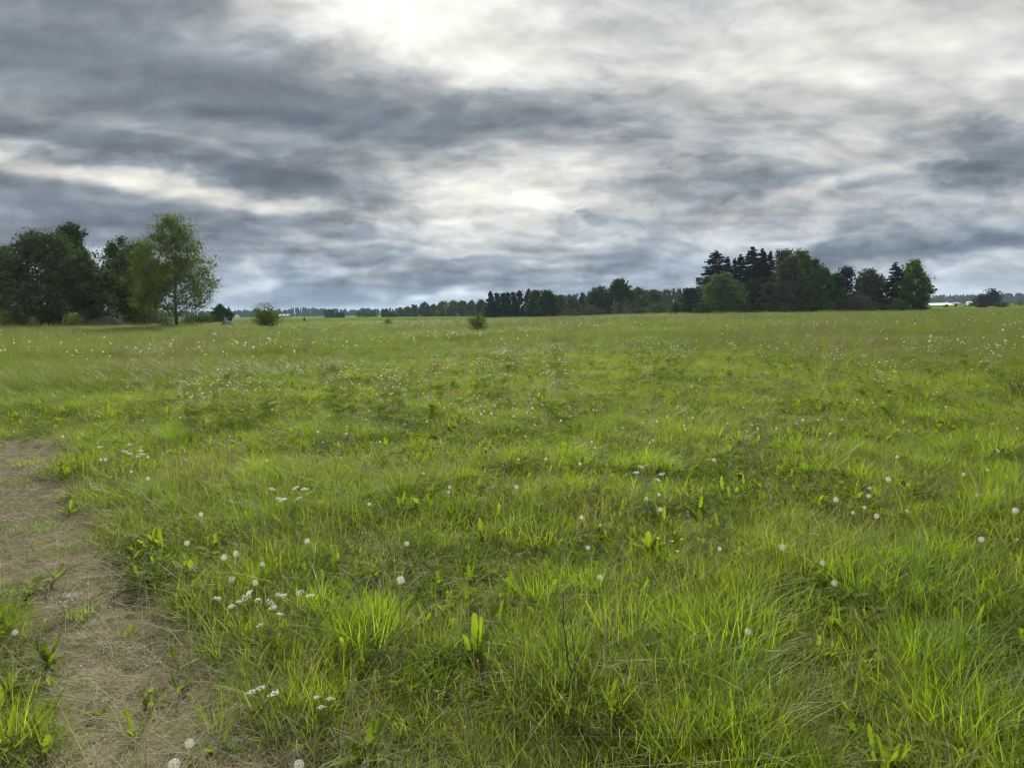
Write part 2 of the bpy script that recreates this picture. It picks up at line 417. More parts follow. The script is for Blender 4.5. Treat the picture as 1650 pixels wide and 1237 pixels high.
# detail on the deck, several sizes: soft billows, feathered ripples, and flat banks low down
def affine(v, sx, sy, rot=0.0, off=(0, 0, 0)):
    c, s_ = math.cos(R(rot)), math.sin(R(rot))
    k = t.new('ShaderNodeCombineXYZ')
    t.L.new(t.vmath('DOT_PRODUCT', v, (c * sx, -s_ * sy, 0), out=1), k.inputs[0]); t.L.new(t.vmath('DOT_PRODUCT', v, (s_ * sx, c * sy, 0), out=1), k.inputs[1])
    return t.vmath('ADD', k.outputs[0], off)
low = t.math('SUBTRACT', 1.0, t.smooth(.05, .24, el))
S1 = affine(PW, 1.8, 1.8, 25)
d1 = t.math('SUBTRACT', t.noise(S1, 1.0, 4, .5), .5)
S2 = affine(PW, 2.6, 3.6, -38, (3, 7, 2))
d2 = t.math('SUBTRACT', t.noise(S2, 2.0, 4, .52), .5)
AEv = t.vmath('ADD', AE, t.vmath('MULTIPLY', t.vmath('SUBTRACT', aew, (.5, .5, .5)), (.07, .03, 0)))
lump = t.noise(t.vmath('MULTIPLY', AE, (17.0, 27.0, 1.0)), 1.0, 4, .55, out='Color')
AEv = t.vmath('ADD', AEv, t.vmath('MULTIPLY', t.vmath('SUBTRACT', lump, (.5, .5, .5)), (.055, .028, 0)))
AEf = affine(AEv, 5.4, 13.5, 3, (1, 2, 5))
n3 = t.noise(AEf, 1.25, 3, .5)
d3 = t.math('SUBTRACT', n3, .5)
# billowed banks: a folded noise gives clouds rounded tops and crisp edges
AEb = affine(AEv, 10.0, 20.0, 4, (6, 1, 3))
n4 = t.noise(AEb, 1.0, 4, .48)
d4 = t.math('SUBTRACT', t.math('ABSOLUTE', t.math('MULTIPLY_ADD', n4, 2.0, -1.0)), .22)
T = t.math('ADD', acc, .345)
T = t.math('ADD', T, t.math('MULTIPLY', d1, t.math('MULTIPLY_ADD', low, -.30, .50)))
T = t.math('ADD', T, t.math('MULTIPLY', d2, t.math('MULTIPLY_ADD', low, -.30, .40)))
T = t.math('ADD', T, t.math('MULTIPLY', d3, t.math('MULTIPLY_ADD', low, .62, .20)))
T = t.math('SUBTRACT', T, t.math('MULTIPLY', d4, t.math('MULTIPLY_ADD', low, .22, .14)))
n5 = t.noise(affine(AEv, 25.0, 38.0, 3, (2, 9, 1)), 1.0, 5, .58)
T = t.math('ADD', T, t.math('MULTIPLY', t.math('SUBTRACT', n5, .5), t.math('MULTIPLY_ADD', low, .30, .26)))
# the sun stands high behind the deck: upper edges of the banks are bright, undersides dull
def above(v, dy_): return t.vmath('ADD', v, (0, dy_, 0))
r0 = t.noise(AEf, .9, 3, .5); r1 = t.noise(above(AEf, .34), .9, 3, .5)
q0 = t.noise(AEb, .8, 4, .5); q1 = t.noise(above(AEb, .30), .8, 4, .5)
rel = t.math('ADD', t.math('MULTIPLY', t.math('SUBTRACT', r0, r1), .9), t.math('MULTIPLY', t.math('SUBTRACT', q0, q1), .8))
rel2 = t.math('SUBTRACT', t.noise(S2, 1.5, 3, .5), t.noise(t.vmath('ADD', S2, (.16, .16, 0)), 1.5, 3, .5))
# flat banks with clear rims low down, feathered ripples higher up
bank = t.math('SUBTRACT', t.smooth(.44, .60, t.noise(affine(AEv, 6.0, 21.0, 3, (4, 4, 8)), 1.0, 3, .45)), .5)
rip = t.math('SUBTRACT', t.smooth(.40, .64, t.noise(affine(PW, 3.2, 6.4, -42, (1, 5, 2)), 2.0, 3, .5)), .5)
T = t.math('ADD', T, t.math('MULTIPLY', bank, t.math('MULTIPLY_ADD', low, .19, .03)))
T = t.math('ADD', T, t.math('MULTIPLY', rip, t.math('MULTIPLY_ADD', low, -.11, .11)))
# separate small clouds with clear edges
edge = t.math('ADD', t.math('MULTIPLY', d3, 2.2), t.math('MULTIPLY', t.math('SUBTRACT', n5, .5), 2.0))
for (px, py, hw, hh, tilt, amp, soft) in [(1600, 243, 82, 42, 6, .22, .14), (1545, 272, 60, 14, 0, .2, .1), (1145, 255, 20, 10, 0, .17, .12), (1100, 258, 14, 6, 0, .12, .12), (957, 351, 22, 10, 0, .17, .12), (935, 338, 16, 5, 0, .18, .1), (596, 254, 20, 8, 0, .10, .14),
                                         (590, 346, 100, 17, 6, .20, .12), (330, 268, 330, 26, 6, .18, .16), (470, 190, 130, 14, 4, .10, .14), (1510, 214, 30, 10, -5, .12, .12), (1545, 190, 40, 6, -8, .10, .14), (1500, 405, 110, 12, 0, .14, .14), (1590, 392, 60, 14, 0, .14, .12), (430, 436, 40, 12, 0, .12, .14), (1080, 300, 190, 24, 4, .12, .16),
                                         (700, 205, 130, 26, 6, .08, .2), (900, 185, 150, 30, 0, .08, .2)]:
    g = t.math('MULTIPLY', ellipse(px, py, hw, hh, tilt), t.math('ADD', 1.0, edge))
    T = t.math('MULTIPLY_ADD', t.smooth(.46 - soft * 2.4, .50 + soft * 2.6, g), amp, T)
cl = t.ramp(T, [(.0, (.87, .86, .79)), (.16, (.74, .74, .705)), (.34, (.55, .565, .565)), (.52, (.350, .388, .424)), (.74, (.222, .258, .298)), (1.0, (.158, .190, .232))])
# bluer, dimmer air low down; warm where thin cloud lets the low light through
lowb = t.math('SUBTRACT', 1.0, t.smooth(.0, .17, el))
cl = t.mix(t.math('MULTIPLY', lowb, .8), cl, t.mix(1.0, cl, (.68, .82, .98), 'MULTIPLY'))
rl = t.math('MULTIPLY_ADD', rel, t.math('MULTIPLY_ADD', low, .8, .6), t.math('MULTIPLY_ADD', rel2, .9, 1.0))
cl = t.vmath('SCALE', cl, t.math('MINIMUM', t.math('MAXIMUM', rl, .65), 1.22))
# glow of the veiled sun
sv = (math.sin(SUN_AZ) * math.cos(SUN_EL), math.cos(SUN_AZ) * math.cos(SUN_EL), math.sin(SUN_EL))
sd = t.vmath('DOT_PRODUCT', Dv, sv, out=1)
glow = t.math('POWER', t.math('MAXIMUM', sd, 0.0), 40.0)
thin = t.math('SUBTRACT', 1.0, t.smooth(.1, .6, T))
gl = t.math('MULTIPLY_ADD', t.math('MULTIPLY', glow, thin), .26, 1.0)
cl = t.vmath('SCALE', cl, gl)
# added fill: unseen cloud deck behind and above the viewer brightened to lift grass
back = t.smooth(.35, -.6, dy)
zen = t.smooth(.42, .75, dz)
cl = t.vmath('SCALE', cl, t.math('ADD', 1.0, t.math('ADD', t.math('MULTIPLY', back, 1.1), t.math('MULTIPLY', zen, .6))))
# blue openings
gap = t.smooth(.60, .74, t.noise(S2, 1.3, 4, .6))
gap = t.math('MULTIPLY', t.math('MULTIPLY', gap, ellipse(1480, 70, 290, 108, 0)), .9, clamp=True)
skyc = t.vmath('SCALE', sky.outputs[0], .10)
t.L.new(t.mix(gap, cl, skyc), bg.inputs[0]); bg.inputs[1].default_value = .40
w.cycles.sampling_method = 'MANUAL'; w.cycles.sample_map_resolution = 256

sun = bpy.data.lights.new('sun', 'SUN'); sun.energy = 5.0; sun.angle = R(7); sun.color = (1, .95, .86)
so = bpy.data.objects.new('sun', sun); COL.objects.link(so)
so.rotation_euler = Vector(sv).to_track_quat('Z', 'Y').to_euler()

vs = SC.view_settings; vs.view_transform = 'Standard'; vs.look = 'None'; vs.gamma = 1; vs.exposure = 1.3; vs.use_curve_mapping = False
SC.cycles.use_denoising = True; SC.cycles.denoising_prefilter = 'ACCURATE'
SC.cycles.max_bounces = 4; SC.cycles.diffuse_bounces = 3; SC.cycles.transmission_bounces = 3; SC.cycles.glossy_bounces = 1
SC.cycles.sample_clamp_indirect = 4
SC.cycles.use_adaptive_sampling = True; SC.cycles.adaptive_threshold = .023; SC.cycles.adaptive_min_samples = 36
SC.cycles.filter_width = 1.15
# ------------------------------------------------------------------ trees
def unit(v): return v / (np.linalg.norm(v, axis=-1, keepdims=True) + 1e-9)
def leaf_quads(rs, c, size, hang=0.0, aspect=.75):
    """small pointed faces, one per centre, turned at random"""
    n = len(c)
    u = unit(rs.normal(size=(n, 3)) + np.array([0, 0, -hang]))
    v = unit(np.cross(u, rs.normal(size=(n, 3))))
    s = size * rs.uniform(.6, 1.35, (n, 1))
    return np.stack([c - u * s * .5, c + v * s * .5 * aspect, c + u * s * .55, c - v * s * .5 * aspect], 1)

def crown_r(kind, s):
    s = np.clip(s, 0, 1)
    if kind == 'dome': return np.sin(PI * np.clip(.26 + .74 * s, 0, 1)) ** .75
    if kind == 'oval': return np.sin(PI * np.clip(s, .02, .995) ** .8) ** .62
    if kind == 'birch': return np.sin(PI * np.clip(s * .97 + .02, .02, .995) ** .66) ** .72
    if kind == 'tall': return np.sin(PI * np.clip(s * .96 + .03, .02, .995) ** .72) ** .5
    return np.sin(PI * s) ** .6

def limb_path(p0, p1, rise, n=5, rs=None, wob=.03):
    q = np.linspace(0, 1, n)[:, None]
    p = p0 + (p1 - p0) * q
    L = np.linalg.norm(p1 - p0)
    p[:, 2] += rise * L * (q * (1 - q))[:, 0] * 4 * .25
    if rs is not None: p[1:-1] += rs.normal(size=(n - 2, 3)) * wob * L
    return p

def deciduous(name, label, loc, H, W, leafmat, kind='oval', cb=.18, px=.15, cover=2.4, bark='bark', seed=1, stems=1, cat='tree', group=None,
              weep=0.0, gap=.055, lean=0.0, lumps=.35, leaf=1.2, trunkr=.015, skirt=0.0, fill=.16):
    W = W * (1.16 if kind in ('birch', 'oval', 'tall') else 1.05); H = H * 1.01
    """px: metres per rendered pixel where it stands; leaves and their number follow it"""
    rs = np.random.RandomState(seed)
    root = thing(name, label, cat, loc, group)
    tb = MB(); lb = MB()
    K = int(26 + min(26, H * W / 5))
    r0 = trunkr * H + .02
    lumpa = rs.uniform(0, 6.28, 4); 
    def prof(s, a):
        l = 1 + lumps * .5 * (np.sin(2 * a + lumpa[0] + 3 * s) + .7 * np.sin(3 * a + lumpa[1] - 5 * s) + .6 * np.sin(9 * s + lumpa[2]))
        return crown_r(kind, s) * W / 2 * np.clip(l, .45, 1.35)
    tops = []
    for s_ in range(stems):
        a = rs.uniform(0, 6.28) if stems > 1 else 0
        spread = 0 if stems == 1 else rs.uniform(.1, .42) * W * .5
        q = np.linspace(0, 1, 8)
        base = np.array([math.cos(a), math.sin(a), 0]) * (0 if stems == 1 else rs.uniform(.02, .05) * W)
        top = np.array([math.cos(a) * spread + lean * H, math.sin(a) * spread, H * (.93 if stems == 1 else rs.uniform(.6, .92))])
        p = base + (top - base) * np.stack([q ** 1.3, q ** 1.3, q], 1)
        p[1:-1, :2] += rs.normal(size=(6, 2)) * .008 * H
        p[0, 2] -= .3
        rr = r0 / (stems ** .4) * (1 - q * .94) ** .9 + .004
        rr[0] *= 1.35
        tb.tube(p, rr, 7)
        tops.append(p)
    tips = []
    Ht = 1 - 1.1 * gap * W / H
    for k in range(K):
        v = cb + (Ht - cb) * ((k + .5) / K) ** .85
        s = (v - cb) / (Ht - cb)
        a = k * 2.39996 + rs.uniform(-.5, .5)
        rad = max(prof(s, a) - .8 * gap * W, .04 * W) * rs.uniform(.72, 1.0)
        p = tops[k % stems]
        hz = max(min(v * .98, v - .30 * rad / H - .02), cb * .72) * H
        tz = p[:, 2]
        p0 = np.array([np.interp(hz, tz, p[:, 0]), np.interp(hz, tz, p[:, 1]), min(hz, tz[-1] * .98)])
        v *= 1 - rs.rand() * .16 * (s > .35); p1 = np.array([math.cos(a) * rad + lean * H * v, math.sin(a) * rad, v * H])
        lp = limb_path(p0, p1, .35, 6, rs)
        rl = max(r0 * .34 * (1 - s * .6), .012)
        tb.tube(lp, rl * np.linspace(1, .22, 6) , 5, cap=False)
        nb = int(4 + 5 * rad / (W / 2))
        for j in range(nb):
            f = rs.uniform(.38, 1.0)
            i = f * 5; i0 = min(int(i), 4)
            q0 = lp[i0] + (lp[i0 + 1] - lp[i0]) * (i - i0)
            q1 = q0 + unit(rs.normal(size=3) + np.array([math.cos(a), math.sin(a), .5]) * .9) * W * rs.uniform(.07, .17)
            q1[2] = min(q1[2], H * Ht)
            tb.tube(limb_path(q0, q1, .2, 4), rl * .3 * np.linspace(1, .3, 4), 4, cap=False)
            tips.append((q1, a)); tips.append(((q0 + q1) / 2, a))
    if skirt:                                           # low suckers and branches that hide the foot
        for k in range(int(24 * skirt)):
            a = rs.uniform(0, 6.28); rad = W * .5 * rs.uniform(.3, .85)
            tips.append((np.array([math.cos(a) * rad, math.sin(a) * rad, H * rs.uniform(.03, max(cb, .1) * 1.1)]), a))
    area = (H * (1 - cb)) * W * .72 / (px * px)
    n = int(min(area * cover * 3.3, 46000))
    sz = leaf * px
    C = np.array([q for q, _ in tips])
    wgt = rs.uniform(.1, 1.3, len(C)) ** 1.6; wgt /= wgt.sum()
    pick = rs.choice(len(C), n, p=wgt)
    sig = gap * W * rs.uniform(.6, 1.3, len(C))[pick][:, None]
    c = C[pick] + rs.normal(size=(n, 3)) * sig * np.array([1, 1, .8])
    if weep:
        m = rs.rand(n) < weep
        c[m, 2] -= np.abs(rs.exponential(.11 * H, m.sum())) 
        ix = pick[m]
        c[m, :2] = C[ix, :2] + (c[m, :2] - C[ix, :2]) * .35
    c[:, 2] = np.clip(c[:, 2], .03 * H, None)
    c[:, 2] = np.where(c[:, 2] > H, H - (c[:, 2] - H) * .8, c[:, 2])
    lb.quads(leaf_quads(rs, c, sz, hang=1.2 if weep else .25))
    m = int(n * fill); pk = rs.choice(len(C), m, p=wgt); cc = C[pk] + rs.normal(size=(m, 3)) * gap * W * .75; cc[:, 2] = np.where(cc[:, 2] > .95 * H, H * (.95 - rs.rand(m) * .3), np.maximum(cc[:, 2], .05 * H))
    lb.quads(leaf_quads(rs, cc, sz * 2.3, aspect=.9))
    obj('trunk', tb.mesh('trunk', M[bark], True), root)
    obj('crown', lb.mesh('crown', M[leafmat]), root)
    return root

def conifer(name, label, loc, H, W, px=.25, mat='spruce', seed=1, bare=.04, cover=1.0, group=None, ragged=.3, tree_cat='tree', bark='bark', step=None):
    rs = np.random.RandomState(seed)
    root = thing(name, label, tree_cat, loc, group)
    tb = MB(); lb = MB()
    z = np.linspace(-.3, H, 7)
    tb.tube(np.stack([rs.normal(size=7) * .004 * H, rs.normal(size=7) * .004 * H, z], 1), np.linspace(.016 * H, .004 * H * .3, 7), 6)
    qs = []; sz = 1.5 * px
    nlev = int(max(12, H / (step or .42)))
    for k in range(nlev):
        nb = rs.randint(5, 8)
        for j in range(nb):
            v = bare + (.985 - bare) * min(1, max(0, (k + rs.uniform(-1.2, 1.8)) / nlev))
            L = ((1 - v) ** .60 * W * .80 + .008 * W) * rs.uniform(1 - ragged * 1.3, 1 + ragged * .45)
            a = rs.uniform(0, 6.28)
            n = 5
            q = np.linspace(0, 1, n)
            droop = (.12 + .42 * (1 - v)) * L
            p = np.stack([math.cos(a) * L * q, math.sin(a) * L * q, v * H - droop * (q - .45 * q ** 3)], 1)
            if L > .3: tb.tube(p, .010 * L * np.linspace(1.5, .3, n) + .006, 4, cap=False)
            m = int(max(6, L / px * 7 * cover))
            f = rs.rand(m) ** .7
            c = np.stack([np.interp(f, q, p[:, i]) for i in range(3)], 1)
            side = np.array([-math.sin(a), math.cos(a), 0])
            c += side * rs.normal(size=(m, 1)) * (.16 * L * (1.1 - f) + .03)[:, None] if False else side * (rs.normal(size=m) * (.15 * L * (1.15 - f) + .03))[:, None]
            c[:, 2] -= np.abs(rs.normal(size=m)) * (.05 * L + .06)
            qs.append(c)
    c = np.concatenate(qs)
    if len(c) > 26000: c = c[rs.permutation(len(c))[:26000]]
    c[:, 2] = np.clip(c[:, 2], .02 * H, H)
    lb.quads(leaf_quads(rs, c, sz, hang=.9, aspect=.5))
    obj('trunk', tb.mesh('trunk', M[bark], True), root)
    obj('crown', lb.mesh('crown', M[mat]), root)
    return root

def pine(name, label, loc, H, W, px=.25, seed=1, low=.35, group=None, cover=3.0, mat='pine', clumps=20):
    rs = np.random.RandomState(seed)
    root = thing(name, label, 'tree', loc, group)
    tb = MB(); lb = MB()
    z = np.linspace(-.3, H * .96, 8); tx = np.cumsum(rs.normal(size=(8, 2)) * .012 * H, 0); tx[0] = 0
    tr = np.column_stack([tx, z]); tb.tube(tr, np.linspace(.02 * H, .004 * H, 8), 7)
    C, S = [], []
    for k in range(clumps):
        v = low + (1 - low) * (k + .5) / clumps
        s = (v - low) / (1 - low)
        rad = W / 2 * (1 - s ** 1.8) ** .7 * rs.uniform(.35, 1.0); v = v - .05 * (.75 + .25 * min(1, s * 3))
        a = k * 2.4 + rs.uniform(-.6, .6)
        z0 = max(v - .07, .1) * H
        p0 = np.array([np.interp(z0, z, tr[:, 0]), np.interp(z0, z, tr[:, 1]), z0])
        p1 = np.array([p0[0] + math.cos(a) * rad, p0[1] + math.sin(a) * rad, v * H])
        tb.tube(limb_path(p0, p1, -.2, 5, rs), .007 * H * np.linspace(1, .3, 5), 5, cap=False)
        for f in (1.0, .65):
            C.append(p0 + (p1 - p0) * f + np.array([0, 0, .01 * H])); S.append(np.array([.17 * W, .17 * W, .045 * H]) * rs.uniform(.7, 1.25))
    C = np.array(C); S = np.array(S)
    n = int(min(H * (1 - low) * W * .7 / px ** 2 * cover * 1.8, 26000))
    pick = rs.randint(0, len(C), n)
    c = C[pick] + np.clip(rs.normal(size=(n, 3)), -1.9, 1.9) * S[pick]
    c[:, 2] = np.clip(c[:, 2], .05 * H, H)
    lb.quads(leaf_quads(rs, c, 1.4 * px, aspect=.6))
    m = n // 5; pk = rs.randint(0, len(C), m); cc = C[pk] + rs.normal(size=(m, 3)) * S[pk] * .8; cc[:, 2] = np.where(cc[:, 2] > .96 * H, H * (.96 - rs.rand(m) * .25), np.maximum(cc[:, 2], .05 * H))
    lb.quads(leaf_quads(rs, cc, 2.8 * px, aspect=.8))
    obj('trunk', tb.mesh('trunk', M['bark'], True), root)
    obj('crown', lb.mesh('crown', M[mat]), root)
    return root

def bush(name, label, loc, H, W, leafmat, px=.2, cover=2.6, seed=1, kind='dome', group=None, lumps=.4, gap=.1, cat='bush', bark='bark', stems=6, leaf=1.3):
    """many stems from the ground, leafy almost to the foot"""
    rs = np.random.RandomState(seed)
    root = thing(name, label, cat, loc, group)
    tb = MB(); lb = MB(); C = []
    la = rs.uniform(0, 6.28, 3)
    for k in range(max(stems, 4) * 5):
        a = k * 2.4 + rs.uniform(-.4, .4)
        s = rs.rand() ** .8
        rad = crown_r(kind, s) * W / 2 * (1 + lumps * .5 * math.sin(2 * a + la[0] + 4 * s) + lumps * .4 * math.sin(5 * a + la[1])) * rs.uniform(.55, .95)
        p1 = np.array([math.cos(a) * rad, math.sin(a) * rad, max(s * H * .97, .06 * H)])
        b0 = np.array([math.cos(a), math.sin(a), 0]) * W * .05 * rs.rand() - np.array([0, 0, .1])
        lp = limb_path(b0, p1, .35, 5, rs)
        tb.tube(lp, (.011 * H + .006) * np.linspace(1, .25, 5), 5, cap=False)
        for f in (.55, .8, 1.0):
            C.append(lp[0] + 0 + np.array([np.interp(f, np.linspace(0, 1, 5), lp[:, i]) - lp[0][i] for i in range(3)]))
            for _ in range(2): C.append(C[-1 - _] + rs.normal(size=3) * np.array([.07 * W, .07 * W, .05 * H]))
    C = np.array(C)
    n = int(min(H * W * .75 / px ** 2 * cover * 2.2, 26000)); n = max(n, 60)
    wgt = rs.uniform(.3, 1.7, len(C)); wgt /= wgt.sum()
    pick = rs.choice(len(C), n, p=wgt)
    c = C[pick] + rs.normal(size=(n, 3)) * np.array([gap * W, gap * W, gap * .8 * H])
    c[:, 2] = np.where(c[:, 2] < .02 * H, rs.rand(n) * .25 * H, c[:, 2]); c[:, 2] = np.minimum(c[:, 2], H * 1.03)
    lb.quads(leaf_quads(rs, c, leaf * px, hang=.2))
    obj('stems', tb.mesh('stems', M[bark], True), root)
    obj('foliage', lb.mesh('foliage', M[leafmat]), root)
    return root

def put(px, ybase, ytop, wpx, d=None):
    """photo column, foot row, top row and width in pixels -> place, height, width in metres, metres per rendered pixel"""
    g = ground_hit(px, ybase, GRASS_H * sstep(25, 45, ground_hit(px, ybase)[1])) if d is None else ground_at(px, d)
    if d is None: g[2] = float(terrain(g[0], g[1]))
    d_ = g[1]
    pb = proj(g)
    h = (pb[1] - ytop) * d_ / FPX
    return tuple(g), float(h), float(wpx * d_ / FPX), float(d_ / 745.0)

_seed = [100]
def D(name, label, px, yb, yt, wpx, lm, d=None, fn=deciduous, **kw):
    loc, H, W, p = put(px, yb, yt, wpx, d)
    _seed[0] += 1
    kw.setdefault('seed', _seed[0])
    if fn in (deciduous, bush): return fn(name, label, loc, H, W, lm, px=p, **kw)
    return fn(name, label, loc, H, W, px=p, **kw)

# --- left of the meadow
GL = 'trees and bushes at the left edge of the meadow'
D('broad_willow_tree', 'broad bushy many-stemmed tree with greyish foliage at the left end of the meadow', 72, 523, 372, 150, 'willow', stems=6, kind='dome', cb=.10, cover=2.9, gap=.05, skirt=1.2, group=GL, trunkr=.011)
D('willow_tree', 'leafy grey-green tree cut by the left border of the picture', -18, 522, 377, 105, 'olive', stems=3, kind='dome', cb=.08, cover=2.6, gap=.05, skirt=1.2, group=GL, lumps=.5)
D('weeping_birch', 'dark weeping birch rising behind the broad bushy tree, with twigs hanging on its right side', 123, 522, 357, 74, 'oak', kind='birch', cb=.15, weep=.55, cover=2.2, bark='birchbark', group=GL, d=116)
D('leafy_tree', 'mid green low tree filling the right flank of the broad bushy tree', 138, 522, 404, 66, 'willow', kind='dome', cb=.05, cover=2.2, skirt=1, stems=3, group=GL, d=104)
D('weeping_birch', 'thin dark weeping birch showing in the gap left of the large birch', 196, 521, 377, 58, 'oak', kind='tall', cb=.10, weep=.6, cover=1.45, bark='birchbark', group=GL, lumps=.6, d=128)
D('birch_tree', 'denser olive birch standing close against the left side of the large birch', 228, 521, 386, 84, 'willow', kind='birch', cb=.10, weep=.25, cover=2.4, bark='birchbark', group=GL, skirt=.4, d=112)
D('birch_tree', 'large open birch with a clear trunk and light showing through its crown', 285, 524, 349, 122, 'birch', kind='oval', cb=.12, weep=.15, cover=1.6, fill=.035, bark='bark', group=GL, gap=.045, lumps=.16, seed=77, trunkr=.0135)
D('elder_bush', 'bright yellow-green bush glowing in front of the dark trees at far left', 118, 524, 502, 34, 'youngleaf', fn=bush, group=GL)
D('elder_bush', 'small pale green bush under the trees by the left border', 10, 524, 501, 24, 'youngleaf', fn=bush, group=GL, cover=1.6)
D('bramble_bush', 'loose pale green bush at the foot of the broad bushy tree', 53, 524.5, 511, 26, 'youngleaf', fn=bush, group=GL, cover=1.3)
D('undergrowth_bush', 'low olive bush under the crown of the large birch, left of its trunk', 248, 522, 503, 62, 'olive', fn=bush, group=GL)
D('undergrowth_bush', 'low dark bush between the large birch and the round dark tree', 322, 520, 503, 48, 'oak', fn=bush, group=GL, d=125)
D('undergrowth_bush', 'low pale bush right beside the trunk of the large birch', 305, 521.5, 508, 26, 'willow', fn=bush, group=GL)
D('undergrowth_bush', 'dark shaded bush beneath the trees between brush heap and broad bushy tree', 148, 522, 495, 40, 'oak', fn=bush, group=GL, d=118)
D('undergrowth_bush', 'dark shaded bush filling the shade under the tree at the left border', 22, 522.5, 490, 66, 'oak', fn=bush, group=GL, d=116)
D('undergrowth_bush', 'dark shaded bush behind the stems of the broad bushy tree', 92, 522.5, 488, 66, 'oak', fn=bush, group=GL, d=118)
D('undergrowth_bush', 'blue-green bush low in the gap beneath the thin weeping birch', 205, 519, 494, 48, 'oak', fn=bush, group=GL, d=150)
D('round_tree', 'small round dark tree standing alone right of the large birch', 357, 517.5, 490, 33, 'oak', d=190, kind='dome', cb=.06, skirt=1, cover=2.8)
D('hawthorn_bush', 'lone rounded light green bush at the far meadow edge right of the dark round tree', 429, 523.5, 490, 50, 'birch', fn=bush, cover=2.3, kind='oval', stems=9, seed=5)
D('young_bush', 'small lone light green bush standing in the open meadow at centre', 770, 527, 505, 34, 'birch', fn=bush, cover=2.0, kind='oval', stems=8, seed=9)
D('young_bush', 'tiny low bush at the field edge left of the lone meadow bush', 625, 519.5, 513, 15, 'birch', fn=bush, cover=2.0)
D('young_bush', 'tiny dark bush alone on the pale field left of centre', 490, 515.5, 511, 4, 'oak', fn=bush, cover=2.0)

# --- wood edges across the middle distance
GM = 'trees along the far side of the fields'
mids = [('low dark trees in a clump on the pale field', 531, 516, 498, 22), (None, 545, 516, 503, 12), (None, 552, 516, 504, 9),
        ('rounded pale tree behind the field', 588, 514, 498, 26), (None, 600, 513, 501, 16), (None, 622, 513.5, 498, 18), (None, 634, 513, 501, 12), (None, 645, 512, 496, 16), (None, 657, 512, 494, 16),
        (None, 668, 510, 491, 16), (None, 684, 509.5, 486, 22), (None, 700, 509, 489, 20), (None, 714, 508.5, 485, 22), (None, 730, 508, 483, 24), (None, 746, 508, 484, 22), (None, 760, 508, 484, 22), (None, 775, 508, 482, 26)]
mid_lab = ['leftmost dark tree of the small clump standing on the pale field', 'short dark middle tree of the small clump on the pale field', 'smallest right-hand tree of the clump on the pale field',
           'rounded pale tree alone behind the field left of the tree row', 'low tree tucked right of the rounded pale tree', 'dark tree starting the long row behind the green field',
           'small tree second from the left in the long row behind the green field', 'third tree from the left in the long row behind the green field', 'fourth tree from the left in the long row behind the green field',
           'fifth tree from the left in the long row behind the green field', 'broad dark tree at the first rise of the long row', 'paler tree just right of the first rise in the long row',
           'rounded tree midway along the right half of the long row', 'tall pale-topped tree in the right half of the long row', 'third from last tree of the long row before the black conifers',
           'second from last tree of the long row before the black conifers', 'last tree of the long row, touching the black conifers']
for i, (l, px, yb, yt, wd) in enumerate(mids):
    D('field_tree', mid_lab[i], px, yb, yt, wd, ['oak', 'oak', 'spruce', 'willow', 'olive', 'oak', 'oak', 'willow', 'olive', 'oak', 'oak', 'willow', 'maple', 'maple', 'oak', 'willow', 'oak'][i], d=[640, 640, 640, 760, 760, 620, 620, 640, 640, 600, 560, 560, 540, 520, 500, 480, 460][i], group=GM,
      kind='dome', cb=.05, skirt=1, cover=2.4, leaf=1.3)
GC = 'black conifers in a stand at centre'
conl = ['tall black spruce at the left end of the conifer stand at centre', 'slim conifer second from the left in the stand', 'conifer third from the left in the stand', 'bare-stemmed conifer in the middle of the stand',
        'conifer just right of the middle of the stand', 'black pine near the right end of the stand', 'tallest conifer of the stand, behind the big dark oak', 'last conifer of the stand peeping over the oak']
for i, (px, yt, wd) in enumerate([(791, 469, 17), (802, 472, 15), (811, 472, 15), (820, 471, 15), (829, 470, 15), (838, 468, 16), (852, 465, 18), (862, 468, 16)]):
    if i in (0, 6): D('spruce_tree', conl[i], px, 509.5, yt, wd, None, d=300 + 6 * (i % 3), fn=conifer, cover=1.6, group=GC, ragged=.2)
    else: D('pine_tree', conl[i], px, 509.5, yt, wd, None, d=300 + 8 * (i % 3), fn=pine, low=.12, cover=3.2, group=GC, mat='spruce')
GO = 'leafy trees and bushes behind the middle of the meadow'
D('oak_tree', 'large dark round oak right of the black conifers, reaching to the grass', 882, 511, 467, 40, 'oak', kind='dome', cb=.03, skirt=1.4, cover=3.0, group=GO, d=262)
D('oak_tree', 'dark oak between the black conifers and the larger round oak', 862, 511, 467, 34, 'oak', kind='dome', cb=.05, skirt=1, cover=2.8, group=GO, d=275)
D('leafy_tree', 'paler tree showing right behind the large dark round oak', 902, 509, 474, 28, 'willow', kind='dome', cb=.05, skirt=1, cover=2.3, group=GO, d=330)
D('leafy_tree', 'pale grey bushy tree in the dip right of the oak', 922, 508, 480, 30, 'olive', kind='dome', cb=.03, skirt=1, cover=2.2, group=GO, d=320)
D('spruce_tree', 'small distant spruce tip above the grey bushes', 938, 508, 471, 13, None, fn=conifer, group=GO, d=360)
D('willow_bush', 'wide low olive willow bush in front of the middle trees', 950, 508.5, 492, 44, 'olive', fn=bush, group=GO, d=255)
D('willow_bush', 'low olive bush just right of the large dark oak', 917, 509.5, 497, 34, 'olive', fn=bush, group=GO, d=258, cover=1.8)
D('leafy_tree', 'mid green tree on the left shoulder of the tall dark middle tree', 965, 505.5, 461, 40, 'oak', kind='oval', cb=.05, skirt=1, cover=2.4, group=GO, d=300)
D('leafy_tree', 'tall dark round-headed tree, the highest of the middle trees', 997, 505.5, 449, 44, 'oak', kind='oval', cb=.10, skirt=.6, cover=2.8, group=GO, d=290)
